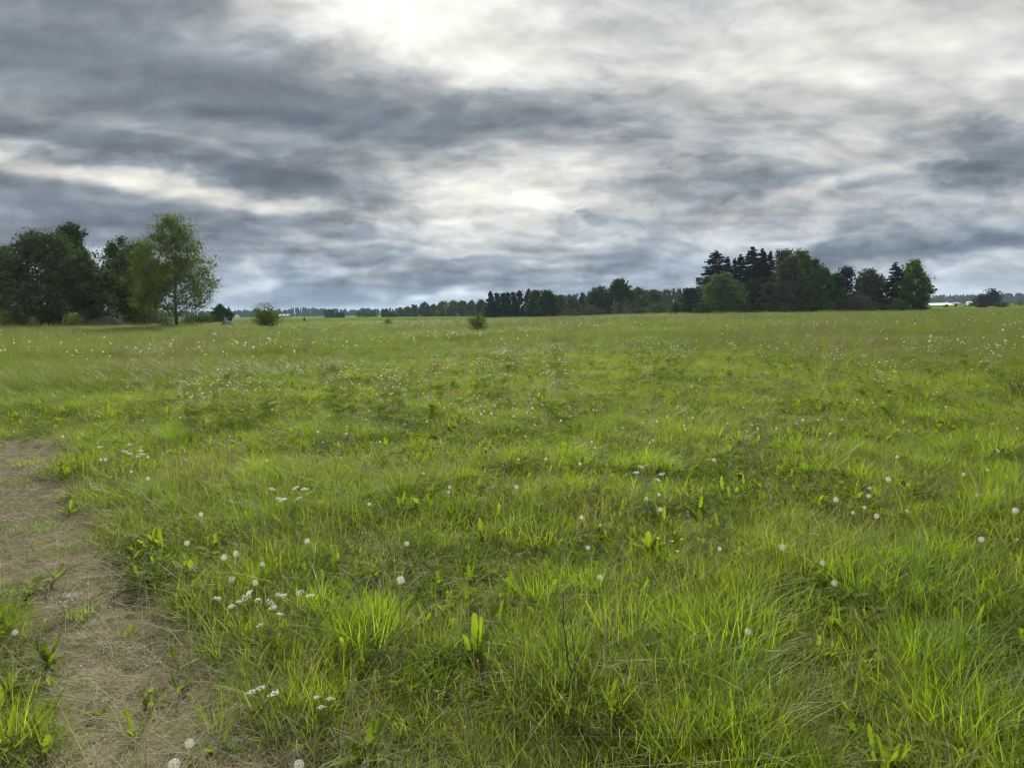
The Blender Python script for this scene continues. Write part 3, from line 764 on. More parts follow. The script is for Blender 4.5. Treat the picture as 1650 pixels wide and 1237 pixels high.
D('dead_bush', 'bleached leafless bush at the foot of the tall dark middle tree', 1008, 504.5, 478, 22, 'deadwood', fn=bush, group=GO, d=262, cover=.07, bark='bark', stems=5)
D('dead_bush', 'second, smaller bleached leafless bush left of the first', 991, 505, 482, 14, 'deadwood', fn=bush, group=GO, d=262, cover=.07, bark='bark', stems=4)
D('leafy_tree', 'olive tree right of the tall dark middle tree', 1028, 504, 463, 34, 'olive', kind='dome', cb=.03, skirt=1, cover=2.4, group=GO, d=320)
D('leafy_tree', 'rounded pale olive tree left of the round roadside bush', 1052, 504, 466, 38, 'willow', kind='dome', cb=.03, skirt=1, cover=2.4, group=GO, d=310)
D('willow_bush', 'wide low green bush before the olive trees right of centre', 1060, 504, 488, 40, 'willow', fn=bush, group=GO, d=255)
D('round_bush', 'small round dark bush standing out in the meadow left of the grove', 1089, 504.3, 488, 25, 'oak', fn=bush, group=GO, d=205)
D('willow_bush', 'low grey bush line right of the small dark oak and before the olive trees', 1030, 505, 495, 44, 'olive', fn=bush, group=GO, d=240, cover=1.6)

# --- the grove on the right
GR = 'trees of the grove on the right'
D('pine_tree', 'low dark pine at the left foot of the grove', 1112, 502.5, 464, 34, None, fn=pine, low=.05, cover=3, group=GR, d=225)
D('spruce_tree', 'dark ragged spruce at the left end of the grove with long low boughs', 1152, 501, 404, 62, None, fn=conifer, cover=1.15, group=GR, ragged=.28, d=205, seed=44)
D('spruce_tree', 'narrow dark spruce second from the left in the grove', 1171, 500, 414, 26, None, fn=conifer, cover=1.4, group=GR, d=212)
D('spruce_tree', 'short narrow spruce third from the left in the grove', 1183, 500, 416, 22, None, fn=conifer, cover=1.4, group=GR, d=215)
D('spruce_tree', 'dark spruce fourth from the left in the grove, touching the tallest one', 1193, 500, 410, 30, None, fn=conifer, cover=1.4, group=GR, d=212)
D('spruce_tree', 'tallest broad dark spruce of the grove', 1211, 499.5, 398, 44, None, fn=conifer, cover=1.5, group=GR, d=208, ragged=.25)
D('spruce_tree', 'dark spruce just right of the tallest spruce', 1227, 499, 401, 34, None, fn=conifer, cover=1.4, group=GR, d=212)
D('spruce_tree', 'slender spruce tip between the spruces and the brown pine', 1240, 499, 405, 24, None, fn=conifer, cover=1.4, group=GR, d=216)
D('pine_tree', 'brownish pine beside the spruces at the middle of the grove', 1257, 498.5, 402, 42, None, fn=pine, low=.15, cover=3, group=GR, d=206, mat='olive')
D('pine_tree', 'dark spreading pine low between the round bush and the pale-trunked birch', 1222, 500, 447, 52, None, fn=pine, low=.06, cover=3, group=GR, d=194)
D('leafy_tree', 'fresh green tree with the high rounded top of the grove', 1289, 498.5, 402, 46, 'maple', kind='oval', cb=.10, skirt=.6, cover=2.6, group=GR, d=206)
D('birch_tree', 'grey-green birch with a pale trunk in front of the grove', 1273, 499.2, 411, 46, 'olive', kind='tall', cb=.10, weep=.3, cover=2.2, group=GR, d=188, bark='birchbark', trunkr=.014, seed=8)
D('leafy_tree', 'low olive tree leaning out from the foot of the pale-trunked birch', 1240, 499.8, 455, 40, 'olive', kind='dome', cb=.03, skirt=1, cover=2.3, group=GR, d=187)
D('leafy_tree', 'bushy green tree right of the pale birch trunk', 1296, 499, 452, 44, 'willow', kind='dome', cb=.03, skirt=1, cover=2.3, group=GR, d=190)
D('pine_tree', 'black flat-topped pine right of the high green tree', 1311, 498, 416, 38, None, fn=pine, low=.2, cover=3.2, group=GR, d=208)
D('leafy_tree', 'bright green narrow tree right of the black flat-topped pine', 1325, 498, 431, 36, 'maple', kind='oval', cb=.05, skirt=1, cover=2.5, group=GR, d=196)
D('leafy_tree', 'paler green tree between the narrow green tree and the second black pine', 1345, 498, 439, 34, 'maple', kind='dome', cb=.05, skirt=1, cover=2.3, group=GR, d=200)
D('pine_tree', 'second black pine, standing in the right half of the grove', 1365, 497.5, 429, 34, None, fn=pine, low=.15, cover=3.2, group=GR, d=198)
D('leafy_tree', 'broad olive tree at the right end of the main grove', 1400, 497.5, 432, 58, 'olive', kind='dome', cb=.05, skirt=1, cover=2.7, group=GR, d=198)
D('leafy_tree', 'dark low tree under the second black pine', 1352, 498.5, 463, 44, 'oak', kind='dome', cb=.03, skirt=1, cover=2.5, group=GR, d=189)
D('leafy_tree', 'dark tree in the shade between the round bush and the tall spruces', 1195, 500.5, 455, 44, 'oak', kind='dome', cb=.03, skirt=1, cover=2.5, group=GR, d=203)
D('round_willow', 'large smooth round pale green bush-like tree before the left spruces', 1165, 502, 440, 62, 'sallow', kind='dome', cb=.02, skirt=2, cover=3.4, group=GR, d=184, lumps=.12, stems=4)
D('willow_bush', 'rounded grey bush in front of the right half of the grove', 1384, 499, 472, 48, 'olive', fn=bush, group=GR, d=181, cover=2.6)
D('hazel_bush', 'low dark green bush at the foot of the spruce and fresh green tree at right', 1446, 498, 481, 34, 'oak', fn=bush, group=GR, d=181)
D('hazel_bush', 'small rounded pale bush right beside the foot of the fresh green tree at right', 1483, 496.5, 488, 26, 'maple', fn=bush, group=GR, d=186)
D('hazel_bush', 'tiny dark bush in the grass before the right pair of trees', 1441, 498.6, 490, 15, 'oak', fn=bush, group=GR, d=178)
D('spruce_tree', 'lone pointed spruce left of the fresh green tree at the right end', 1441, 497, 423, 36, None, fn=conifer, cover=1.7, group=GR, d=190, ragged=.3)
D('maple_tree', 'fresh green leafy tree at the right end of the grove beside the lone spruce', 1470, 497, 419, 54, 'maple', kind='birch', cb=.08, skirt=.8, cover=2.6, group=GR, d=187, seed=23)
GB = 'low bushes along the foot of the grove'
for i, (px, wd, yt, mt) in enumerate([(1130, 30, 489, 'oak'), (1204, 34, 487, 'olive'), (1232, 26, 490, 'oak'), (1262, 30, 488, 'willow'), (1312, 36, 486, 'oak'), (1338, 30, 488, 'willow'), (1416, 30, 486, 'oak')]):
    D('undergrowth_bush', ['low dark bush left of the large round pale bush', 'low olive bush right of the large round pale bush', 'low dark bush second right of the large round pale bush', 'low pale bush at the foot of the pale-trunked birch',
       'low dark bush below the black flat-topped pine', 'low pale bush left of the rounded grey bush', 'low dark bush right of the rounded grey bush'][i], px, 500, yt, wd, mt, fn=bush, group=GB, d=183)

# --- far right
D('dark_bush', 'tall dark bush standing alone at the far right beyond the meadow', 1597, 491.8, 466, 30, 'spruce', fn=bush, kind='oval', cover=3.4, leaf=1.4)
D('dark_bush', 'lower dark bush leaning on the left of the tall dark bush at far right', 1582, 492, 475, 26, 'pine', fn=bush, cover=3.0, d=258)
D('dark_bush', 'small dark bush trailing right of the tall dark bush at far right', 1614, 491.5, 484, 20, 'oak', fn=bush, cover=2.6, d=262)
D('pale_bush', 'low pale bush left of the tall dark bush at far right', 1566, 492.5, 486, 18, 'willow', fn=bush, cover=2.0)
D('pale_bush', 'faint low bush on the field before the pale-roofed barn', 1524, 493.5, 490, 10, 'willow', fn=bush, cover=2.0)
D('pale_bush', 'tiny dark bush before the grey barn at right', 1540, 492.5, 489.5, 6, 'oak', fn=bush, cover=2.0)
D('pale_bush', 'straggling low bush near the right border on the far field', 1645, 490.5, 483, 22, 'willow', fn=bush, cover=1.4)

# --- far-off woods that read as one mass
def far_wood(name, label, spans, seed, mat='farwood'):
    rs = np.random.RandomState(seed)
    b = MB()
    for (px0, px1, d, yt0, yt1, jit, conf) in spans:
        n = int((px1 - px0) / 2.2)
        for k in range(n * 2):
            px = rs.uniform(px0, px1); f = (px - px0) / (px1 - px0)
            dd = d * rs.uniform(.97, 1.08)
            g = ground_at(px, dd)
            yt = yt0 + (yt1 - yt0) * f + rs.normal() * jit + 2.5 * (vnoise(px, 0, .05, seed) - .5)
            h = (proj(g)[1] - yt) * dd / FPX * (1 if k % 2 == 0 else rs.uniform(.6, .95))
            if h < 1: continue
            p = dd / 745
            wd = rs.uniform(.28, .5) * h if rs.rand() < conf else rs.uniform(.6, 1.0) * h
            m = 90
            s = rs.rand(m)
            rr = (1 - s) ** .8 * .5 if rs.rand() < conf else np.sqrt(np.clip(1 - (2 * s - .9) ** 2 / 1.3, 0, 1)) * .5
            a = rs.uniform(0, 6.28, m); q = np.sqrt(rs.rand(m))
            c = np.stack([g[0] + np.cos(a) * rr * q * wd, g[1] + np.sin(a) * rr * q * wd, g[2] + s * h], 1)
            b.quads(leaf_quads(rs, c, max(1.7 * p, h * .13), aspect=.7))
    o = obj(name, b.mesh(name, M[mat]))
    tag(o, label, 'wood', kind='stuff')
far_wood('far_left_forest', 'long dark blue-green forest line on the horizon at left and centre',
         [(-160, 240, 1250, 499, 501, 1.2, .5), (240, 470, 1400, 502, 500, 1.0, .6), (470, 520, 1450, 496.5, 497.5, 1.0, .7), (520, 700, 1500, 498.5, 497, .8, .7), (700, 800, 1400, 494, 488, .8, .6)], 1)
far_wood('middle_forest', 'dark pine forest behind the leafy trees right of centre', [(880, 1000, 520, 477, 474, 1.2, .4), (1000, 1130, 560, 470, 465.5, 1.2, .75), (1100, 1300, 620, 470, 474, 1.2, .6)], 2)
far_wood('far_right_forest', 'long blue-grey forest line on the horizon at far right', [(1380, 1500, 1400, 477, 476, .7, .5), (1500, 1570, 1400, 476.5, 475, .7, .5), (1570, 1800, 1350, 475.5, 471, .7, .5)], 3)
far_wood('middle_thicket', 'tangle of low shrubs closing the meadow behind the middle trees', [(780, 1130, 330, 499.5, 491, 1.6, .0)], 4, 'oak')

# --- small built things in the distance
def house(name, label, px, d, lpx, hpx, wallmat, roofmat, yaw, roof_part=.5, deep=7.0, cat='barn', group=None, windows=2, yb=None):
    g = ground_at(px, d); L = lpx * d / FPX; Ht = hpx * d / FPX; hw = Ht * (1 - roof_part)
    root = thing(name, label, cat, tuple(g), group, rz=yaw)
    b = MB(); x, y = L / 2, deep / 2
    b.add([(-x, -y, -1), (x, -y, -1), (x, y, -1), (-x, y, -1), (-x, -y, hw), (x, -y, hw), (x, y, hw), (-x, y, hw), (-x, 0, Ht - .12), (x, 0, Ht - .12)],
          [(0, 1, 5, 4), (2, 3, 7, 6), (1, 2, 6, 9, 5), (3, 0, 4, 8, 7), (0, 3, 2, 1)])
    obj('wall', b.mesh('wall', M[wallmat]), root)
    r = MB(); e = .5; tk = .12
    zz = hw - e * (Ht - hw) / y
    top = [(-x - e, -y - e, zz), (x + e, -y - e, zz), (x + e, 0, Ht), (-x - e, 0, Ht), (x + e, y + e, zz), (-x - e, y + e, zz)]
    bot = [(a, c, h - tk) for a, c, h in top]
    r.add(top + bot, [(0, 1, 2, 3), (3, 2, 4, 5), (7, 6, 9, 8), (8, 9, 11, 10), (0, 6, 7, 1), (4, 10, 11, 5), (1, 7, 8, 2), (2, 8, 10, 4), (3, 9, 6, 0), (5, 11, 9, 3)])
    obj('roof', r.mesh('roof', M[roofmat]), root)
    def box(nm, cx, cz, w_, h_, mt):
        k = MB(); yy = -y - .05
        k.add([(cx - w_, yy, cz - h_), (cx + w_, yy, cz - h_), (cx + w_, yy, cz + h_), (cx - w_, yy, cz + h_), (cx - w_, -y, cz - h_), (cx + w_, -y, cz - h_), (cx + w_, -y, cz + h_), (cx - w_, -y, cz + h_)],
              [(0, 1, 2, 3), (0, 4, 5, 1), (1, 5, 6, 2), (2, 6, 7, 3), (3, 7, 4, 0)])
        obj(nm, k.mesh(nm, M[mt]), root)
    box('door', -x * .3, hw * .42, min(1.4, L * .08), hw * .40, 'greywood' if wallmat != 'greywood' else 'redwood')
    for i in range(windows): box('window', x * (-.8 + 1.5 * (i + .5) / windows) + .9, hw * .58, .5, hw * .2, 'glass')
    return root
house('barn', 'long low barn with a pale whitish roof beyond the field at right', 1510, 640, 38, 4.0, 'greywood', 'paleroof', R(4), .72, 14)
house('barn', 'grey barn standing just right of the long pale-roofed barn', 1537, 700, 13, 4.5, 'greywood', 'greyroof', R(8), .5, 10)
house('farmhouse', 'small house with a light roof half hidden left of the tall dark bush', 1562, 740, 6, 5.5, 'whitewall', 'paleroof', R(-10), .45, 8, cat='house')
house('farmhouse', 'tiny white house in front of the forest between round tree and lone bush', 382, 1150, 5, 4.5, 'whitewall', 'greyroof', R(6), .4, 8, cat='house')
house('barn', 'low grey-brown barn before the forest right of the lone rounded bush', 459, 1050, 16, 5.5, 'greywood', 'greyroof', R(-4), .45, 12)

# brush heap and rocks
def rock(name, label, px, yb, wpx, hpx, seed, d=None, mat='rock'):
    g, h, wd, p = put(px, yb, yb - hpx, wpx, d)
    rs = np.random.RandomState(seed); import bmesh
    bm = bmesh.new(); bmesh.ops.create_icosphere(bm, subdivisions=4, radius=1)
    ph = rs.uniform(0, 6.28, 12)
    for v in bm.verts:
        c = v.co.copy(); k = 1 + .13 * math.sin(3 * c.x + ph[0] + 2 * c.y) + .10 * math.sin(5 * c.y + ph[1] + 3 * c.z) + .07 * math.sin(9 * c.x + ph[2] - 7 * c.z) + .05 * math.sin(15 * c.y + ph[3] + 11 * c.x)
        v.co = Vector((c.x * k * wd / 2, c.y * k * wd * .35, max(c.z, -.3) * k * h))
    me = bpy.data.meshes.new(name); bm.to_mesh(me); bm.free(); me.materials.append(M[mat])
    me.polygons.foreach_set('use_smooth', [True] * len(me.polygons))
    o = obj(name, me, None, g); tag(o, label, 'rock'); return o
rock('boulder', 'mossy boulder at the foot of the large birch trunk', 269, 524, 22, 6, 1)
rock('boulder', 'low grey boulder in the grass between the large birch and the lone rounded bush', 367, 522.5, 24, 4.5, 2)
rock('boulder', 'broad flat grey boulder at the right end of the brush heap', 187, 523, 26, 9, 3)
rock('boulder', 'pale boulder among the bushes at the foot of the large round pale bush', 1127, 501.5, 9, 5, 4)
g, h, wd, p = put(170, 523.5, 508, 60)
rs = np.random.RandomState(5); b = MB()
for k in range(420):
    a = rs.uniform(0, 6.28); q = math.sqrt(rs.rand()); z = h * (1 - q ** 1.6) * rs.uniform(.3, 1)
    c = np.array([math.cos(a) * q * wd / 2, math.sin(a) * q * wd * .3, max(z, .05)])
    dr = unit(rs.normal(size=3) * np.array([1, .6, .35])) * rs.uniform(.5, 1.5)
    b.tube(np.array([c - dr / 2, c + rs.normal(size=3) * .05, c + dr / 2]), [.035, .028, .012], 4, cap=False)
o = thing('brush_heap', 'heap of dead grey-brown branches under the trees left of the large birch', 'brush heap', g)
obj('branches', b.mesh('branches', M['brush']), o)
# two fence posts at the far right
for k, (px, yb, yt) in enumerate([(1648, 493.5, 487.5), (1620, 493, 489)]):
    g, h, wd, p = put(px, yb, yt, 2)
    b = MB(); b.tube([(0, 0, -.3), (0.01, 0, h * .5), (.0, 0.01, h)], [.09, .085, .07], 7)
    b.tube([(0, 0, h - .001), (0, 0, h + .04)], [.07, .03], 7)
    tag(obj('fence_post', b.mesh('fence_post', M['greywood']), None, g), ['weathered wooden post at the right border of the picture', 'short wooden post just right of the small trailing dark bush'][k], 'post', 'wooden posts on the far field')
#SECTION_GRASS
# ------------------------------------------------------------------ grass: many small tufts set over the ground
def blades(rs, n, rad, h0, h1, w0, w1, bend, segs=4, lean=.25, mi=0, b=None, crimp=0.0, flat=False, upright=False):
    b = b or MB()
    a = rs.uniform(0, 2 * PI, n); r = rad * np.sqrt(rs.rand(n))
    base = np.stack([r * np.cos(a), r * np.sin(a), np.zeros(n)], 1)
    az = a + rs.normal(size=n) * .9
    h = rs.uniform(h0, h1, n); w = rs.uniform(w0, w1, n)
    dirh = np.stack([np.cos(az), np.sin(az), np.zeros(n)], 1)
    tw = az + PI / 2 + rs.normal(size=n) * .6
    side = np.stack([np.cos(tw), np.sin(tw), rs.normal(size=n) * .15], 1)
    le = np.minimum(np.abs(rs.normal(size=n)) * lean, 1.8 * lean); be = np.minimum(np.abs(rs.normal(size=n)) * bend, max(1.25, 1.2 * bend) if bend < 2 else 3.0)
    t = np.linspace(0, 1, segs + 1)
    P = []
    for k, q in enumerate(t):
        horiz = (le * q + be * q * q) * h
        up = h * (q - .5 * be * be / (1 + be) * q ** 3) / (1 + .35 * le * le)
        p = base + dirh * horiz[:, None]; p[:, 2] += up
        if crimp: p += rs.normal(size=(n, 3)) * crimp * h[:, None] * q
        P.append(p)
    vs = []
    for k, q in enumerate(t[:-1]):
        ww = (w * (1 - q ** 2.2) * (.7 + .6 * min(1, q * 4) if q < .25 else 1))[:, None] * .5
        vs.append(P[k] - side * ww); vs.append(P[k] + side * ww)
    vs.append(P[-1])
    V = np.stack(vs, 1)                                  # n, 2*segs+1, 3
    m = 2 * segs + 1
    V[:, :, 2] -= .01
    f = []
    for i in range(n):
        o = i * m
        for k in range(segs - 1): f.append((o + 2 * k, o + 2 * k + 1, o + 2 * k + 3, o + 2 * k + 2))
        f.append((o + 2 * segs - 2, o + 2 * segs - 1, o + 2 * segs))
    b.add(V.reshape(-1, 3), f, mi)
    return b

def leaflets(rs, n, rad, h0, h1, s0, s1, mi=0, b=None):
    """small oval leaves on short unseen stalks, tilted up"""
    b = b or MB()
    a = rs.uniform(0, 2 * PI, n); r = rad * np.sqrt(rs.rand(n))
    c = np.stack([r * np.cos(a), r * np.sin(a), rs.uniform(h0, h1, n)], 1)
    az = rs.uniform(0, 2 * PI, n)
    u = unit(np.stack([np.cos(az), np.sin(az), rs.uniform(-.2, .9, n)], 1))
    v = unit(np.cross(u, np.array([0, 0, 1.0])) + rs.normal(size=(n, 3)) * .25)
    s = rs.uniform(s0, s1, (n, 1)); wv = s * rs.uniform(.22, .42, (n, 1))
    up = np.cross(v, u)
    V = np.stack([c, c + u * s * .35 + v * wv * .9 + up * s * .06, c + u * s * .75 + v * wv * .75, c + u * s * 1.05 - up * s * .12, c + u * s * .75 - v * wv * .75, c + u * s * .35 - v * wv * .9 + up * s * .06], 1)
    f = [(6 * i, 6 * i + 1, 6 * i + 2, 6 * i + 3) for i in range(n)] + [(6 * i, 6 * i + 3, 6 * i + 4, 6 * i + 5) for i in range(n)]
    b.add(V.reshape(-1, 3), f, mi)
    return b

def feather(rs, n, rad, h0, h1, L0, L1, mi=0, b=None):
    """finely cut ferny leaves"""
    b = b or MB()
    for i in range(n):
        a = rs.uniform(0, 6.28); r = rad * math.sqrt(rs.rand()); L = rs.uniform(L0, L1); az = rs.uniform(0, 6.28); el = rs.uniform(.1, 1.1)
        c = np.array([r * math.cos(a), r * math.sin(a), rs.uniform(h0, h1)])
        u = np.array([math.cos(az) * math.cos(el), math.sin(az) * math.cos(el), math.sin(el)]); v = unit(np.cross(u, [0, 0, 1.0])); dn = np.array([0, 0, -1.0])
        q = np.linspace(.1, 1, 9)
        qd = []
        for k, t_ in enumerate(q):
            p = c + u * L * t_ + dn * L * .35 * t_ * t_
            wl = L * .30 * math.sin(PI * min(1, t_ * .85 + .12)) + .002
            for sgn in (-1, 1):
                d = (v * sgn + u * .55 + rs.normal(size=3) * .15) * wl
                s_ = u * L * .028
                qd.append([p - s_, p + s_, p + d + s_ * .4, p + d - s_ * .4])
        b.quads(qd, mi)
    return b

def jagged_leaf(rs, L, W, az, el, droop, teeth=5, depth=.55, origin=(0, 0, 0)):
    """a long toothed leaf: midrib folded a little, blade cut towards the midrib between lobes"""
    n = teeth * 2 + 2
    q = np.linspace(0, 1, n)
    u = np.array([math.cos(az) * math.cos(el), math.sin(az) * math.cos(el), math.sin(el)]); v = np.array([-math.sin(az), math.cos(az), 0]); nn = np.cross(u, v)
    mid = np.asarray(origin) + np.outer(q, u) * L; mid[:, 2] -= droop * L * q ** 2
    env = np.sin(PI * np.clip(q * .9 + .03, 0, 1) ** .9 * .98 + .02) ** .8 * (q ** .55) * W * .5
    cut = np.where(np.arange(n) % 2 == 0, 1 - depth, 1.0)
    wl = env * cut * rs.uniform(.85, 1.15, n) + .002; wr = env * cut * rs.uniform(.85, 1.15, n) + .002
    sh = np.where(np.arange(n) % 2 == 1, -.03 * L, 0)
    lf = mid + v * wl[:, None] + u * sh[:, None] + nn * (wl * .25)[:, None]
    rt = mid - v * wr[:, None] + u * sh[:, None] + nn * (wr * .25)[:, None]
    V = np.stack([lf, mid, rt], 1).reshape(-1, 3)
    f = []
    for k in range(n - 1):
        f += [(3 * k, 3 * k + 1, 3 * k + 4, 3 * k + 3), (3 * k + 1, 3 * k + 2, 3 * k + 5, 3 * k + 4)]
    return V, f

def source(b, mats):
    """a tuft used many times over; kept out of the scene's collections"""
    o = bpy.data.objects.new('tuft', b.mesh('tuft', mats))
    return o

def scatter_object(name, label, cat, pts, rot, scl, idx, sources):
    me = bpy.data.meshes.new(name); me.from_pydata(np.asarray(pts).tolist(), [], [])
    n = len(pts)
    a = me.attributes.new('turn', 'FLOAT_VECTOR', 'POINT'); a.data.foreach_set('vector', np.asarray(rot, np.float32).reshape(-1))
    a = me.attributes.new('size', 'FLOAT_VECTOR', 'POINT'); a.data.foreach_set('vector', np.asarray(scl, np.float32).reshape(-1))
    a = me.attributes.new('pick', 'INT', 'POINT'); a.data.foreach_set('value', np.asarray(idx, np.int32))
    o = obj(name, me); tag(o, label, cat, kind='stuff')
    ng = bpy.data.node_groups.new(name, 'GeometryNodeTree')
    ng.interface.new_socket('Geometry', in_out='INPUT', socket_type='NodeSocketGeometry'); ng.interface.new_socket('Geometry', in_out='OUTPUT', socket_type='NodeSocketGeometry')
    gi = ng.nodes.new('NodeGroupInput'); go = ng.nodes.new('NodeGroupOutput'); inst = ng.nodes.new('GeometryNodeInstanceOnPoints'); jn = ng.nodes.new('GeometryNodeJoinGeometry')
    for s in reversed(sources):
        oi = ng.nodes.new('GeometryNodeObjectInfo'); oi.inputs['Object'].default_value = s; oi.inputs['As Instance'].default_value = False
        gt = ng.nodes.new('GeometryNodeGeometryToInstance')
        ng.links.new(oi.outputs['Geometry'], gt.inputs[0]); ng.links.new(gt.outputs[0], jn.inputs[0])
    def na(nm, ty):
        k = ng.nodes.new('GeometryNodeInputNamedAttribute'); k.data_type = ty; k.inputs['Name'].default_value = nm
        return k.outputs['Attribute']
    ng.links.new(gi.outputs[0], inst.inputs['Points']); ng.links.new(jn.outputs[0], inst.inputs['Instance'])
    inst.inputs['Pick Instance'].default_value = True
    ng.links.new(na('pick', 'INT'), inst.inputs['Instance Index']); ng.links.new(na('turn', 'FLOAT_VECTOR'), inst.inputs['Rotation']); ng.links.new(na('size', 'FLOAT_VECTOR'), inst.inputs['Scale'])
    ng.links.new(inst.outputs[0], go.inputs[0])
    md = o.modifiers.new('scatter', 'NODES'); md.node_group = ng
    return o

RS = np.random.RandomState(2024)
def spread(n, d0, d1, power):
    """points in the view's fan (and a little beside it); density falls as distance^-power"""
    e = 2 - power
    u = RS.rand(n)
    d = (d0 ** e + u * (d1 ** e - d0 ** e)) ** (1 / e) if abs(e) > 1e-6 else d0 * (d1 / d0) ** u
    x = RS.uniform(-1, 1, n) * (d * .74 + .9)
    return x, d
def finish(name, label, cat, x, y, s, sources, tilt=.12, sz=None, dz=0.0):
    n = len(x)
    rot = np.stack([RS.normal(size=n) * tilt, RS.normal(size=n) * tilt, RS.uniform(0, 2 * PI, n)], 1)
    sz = s if sz is None else sz
    z = terrain(x, y) + dz - .03 * path_mask(x, y)
    return scatter_object(name, label, cat, np.stack([x, y, z], 1), rot, np.stack([s, s, sz], 1), RS.randint(0, len(sources), n), sources)

# where the grass is long (0..1) in the mown, weedy near part
def lush(x, y):
    c = fbm(x, y, .62, 41, 4)
    v = sstep(.54, .68, c) * .8
    v = np.maximum(v, sstep(.62, .74, vnoise(x, y, 1.7, 44)) * .8)
    for (px, py, rx, ry, a) in [(300, 790, 1.1, 1.3, .9), (480, 850, 1.0, .8, .8), (560, 1010, .5, .35, 1), (650, 960, .4, .4, .7), (870, 850, .55, .35, .8), (1160, 1010, .55, .4, 1), (1000, 1010, .4, .35, .8), (1300, 880, .7, .4, .7),
                                (980, 790, .5, .35, .9), (700, 1060, .45, .3, .8), (1540, 860, .7, .5, .6), (860, 1060, .35, .3, .9), (1080, 940, .4, .4, .7), (200, 720, 1.2, 1.4, .8)]:
        g = LUSH_C[(px, py)]
        v = np.maximum(v, a * np.exp(-((x - g[0]) / rx) ** 2 - ((y - g[1]) / ry) ** 2))
    v = v * (1 - .45 * sstep(6, 14, y))
    return np.clip(v, 0, 1)
LUSH_C = {}
for c_ in [(300, 790), (480, 850), (560, 1010), (650, 960), (870, 850), (1160, 1010), (1000, 1010), (1300, 880), (980, 790), (700, 1060), (1540, 860), (860, 1060), (1080, 940), (200, 720)]:
    LUSH_C[c_] = ground_hit(*c_)

rs = np.random.RandomState(7)
TURF = [source(blades(rs, 16, .075, .035, .13, .0018, .0036, .9, 3, .6), M['turf']) for _ in range(10)]
LONG = [source(blades(rs, 20, .06, .12, .34, .0022, .0050, .85, 5, .38), M['blade']) for _ in range(10)]
BRIGHT = [source(blades(rs, 20, .055, .10, .30, .0024, .0056, .7, 5, .36), M['lush']) for _ in range(6)]
HERB = [source(leaflets(rs, 26, .09, .01, .07, .012, .032), M['herb']) for _ in range(5)] + [source(feather(rs, 9, .08, .0, .05, .04, .10), M['herb']) for _ in range(5)]
STRAW = [source(blades(rs, 9, .09, .05, .20, .0016, .0034, 2.2, 4, 2.4, crimp=.06), M['straw']) for _ in range(8)]
TALL = [source(blades(rs, 26, .16, .22, .52, .004, .008, .6, 4, .22), M['tall']) for _ in range(8)]
def seed_tuft(rs):
    b = blades(rs, 5, .14, .45, .74, .0022, .003, .25, 4, .12)
    n = 7                                               # plume-like heads on thin stalks
    a = rs.uniform(0, 6.28, n); r = .14 * np.sqrt(rs.rand(n)); h = rs.uniform(.45, .72, n)
    for i in range(n):
        c = np.array([r[i] * math.cos(a[i]), r[i] * math.sin(a[i]), h[i]])
        q = leaf_quads(rs, c + rs.normal(size=(9, 3)) * np.array([.012, .012, .035]), .022, hang=.8, aspect=.4)
        b.quads(q)
        b.tube(np.array([[c[0] * .8, c[1] * .8, 0], c]), [.0012, .0009], 3, cap=False)
    return source(b, M['seedgrass'])
SEED = [seed_tuft(rs) for _ in range(5)]
PEB = []
for k in range(5):
    b = MB()
    for j in range(7):
        c = np.append(rs.uniform(-.05, .05, 2), .002); s = rs.uniform(.002, .0065)
        p = unit(rs.normal(size=(9, 3))) * s * np.array([1, .8, .55])
        ph = np.array([[math.cos(i * 1.2566) * s, math.sin(i * 1.2566) * s * .8, 0] for i in range(5)]) * rs.uniform(.8, 1.2, (5, 1))
        tp = ph * .55 + np.array([0, 0, s * .6])
        b.add(np.concatenate([ph, tp]) + c, [(i, (i + 1) % 5, 5 + (i + 1) % 5, 5 + i) for i in range(5)] + [(5, 6, 7, 8, 9)])
    PEB.append(source(b, M['pebble']))

# short turf everywhere off the track
x, y = spread(62000, 1.75, 42, 1.25)
pm = path_mask(x, y); tl = tall_mask(x, y)
bare = sstep(.56, .68, fbm(x, y, 1.3, 61, 4))
pat = sstep(.5, .6, fbm(x, y, 2.6, 63, 3))
keep = RS.rand(len(x)) < np.clip(1 - pm * (.99 - (.24 + .3 * sstep(2.8, 4.2, y)) * pat), 0, 1) * (1 - .9 * tl) * (1 - .85 * bare)
x, y, pm = x[keep], y[keep], pm[keep]; l = lush(x, y)
s = (.75 + .9 * l + RS.rand(len(x)) * .5) * (1 + .012 * y) * (1 - .55 * pm)
finish('meadow_turf', 'short mown grass of mixed blades covering the near meadow', 'grass', x, y, s, TURF, .25)
# longer grass grows in tussocks: a clump has a middle, and its tufts lean out of it
def clumps(n, d0, d1, power, kids, sig, dens):
    cx, cy = spread(n, d0, d1, power)
    l = lush(cx, cy); pm = np.maximum(path_mask(cx, cy), path_mask(cx - .14, cy)); tl = tall_mask(cx, cy)
    keep = RS.rand(n) < dens(l) * (1 - pm) ** 3 * (1 - .85 * tl)
    cx, cy, l = cx[keep], cy[keep], l[keep]
    k = RS.poisson(kids * (.5 + .8 * l)) + 2
    i = np.repeat(np.arange(len(cx)), k)
    sg = (sig * (.6 + .8 * RS.rand(len(cx))) * (1 + .01 * cy))[i]
    ox, oy = RS.normal(size=len(i)) * sg, RS.normal(size=len(i)) * sg
    h = (.45 + .5 * l + .45 * RS.rand(len(cx)))[i] * (1 - .22 * np.minimum(np.hypot(ox, oy) / sg, 2)) * RS.uniform(.75, 1.1, len(i))
    kind = (vnoise(cx, cy, .8, 71) + RS.normal(size=len(cx)) * .15)[i]
    return cx[i] + ox, cy[i] + oy, ox / sg, oy / sg, h, kind
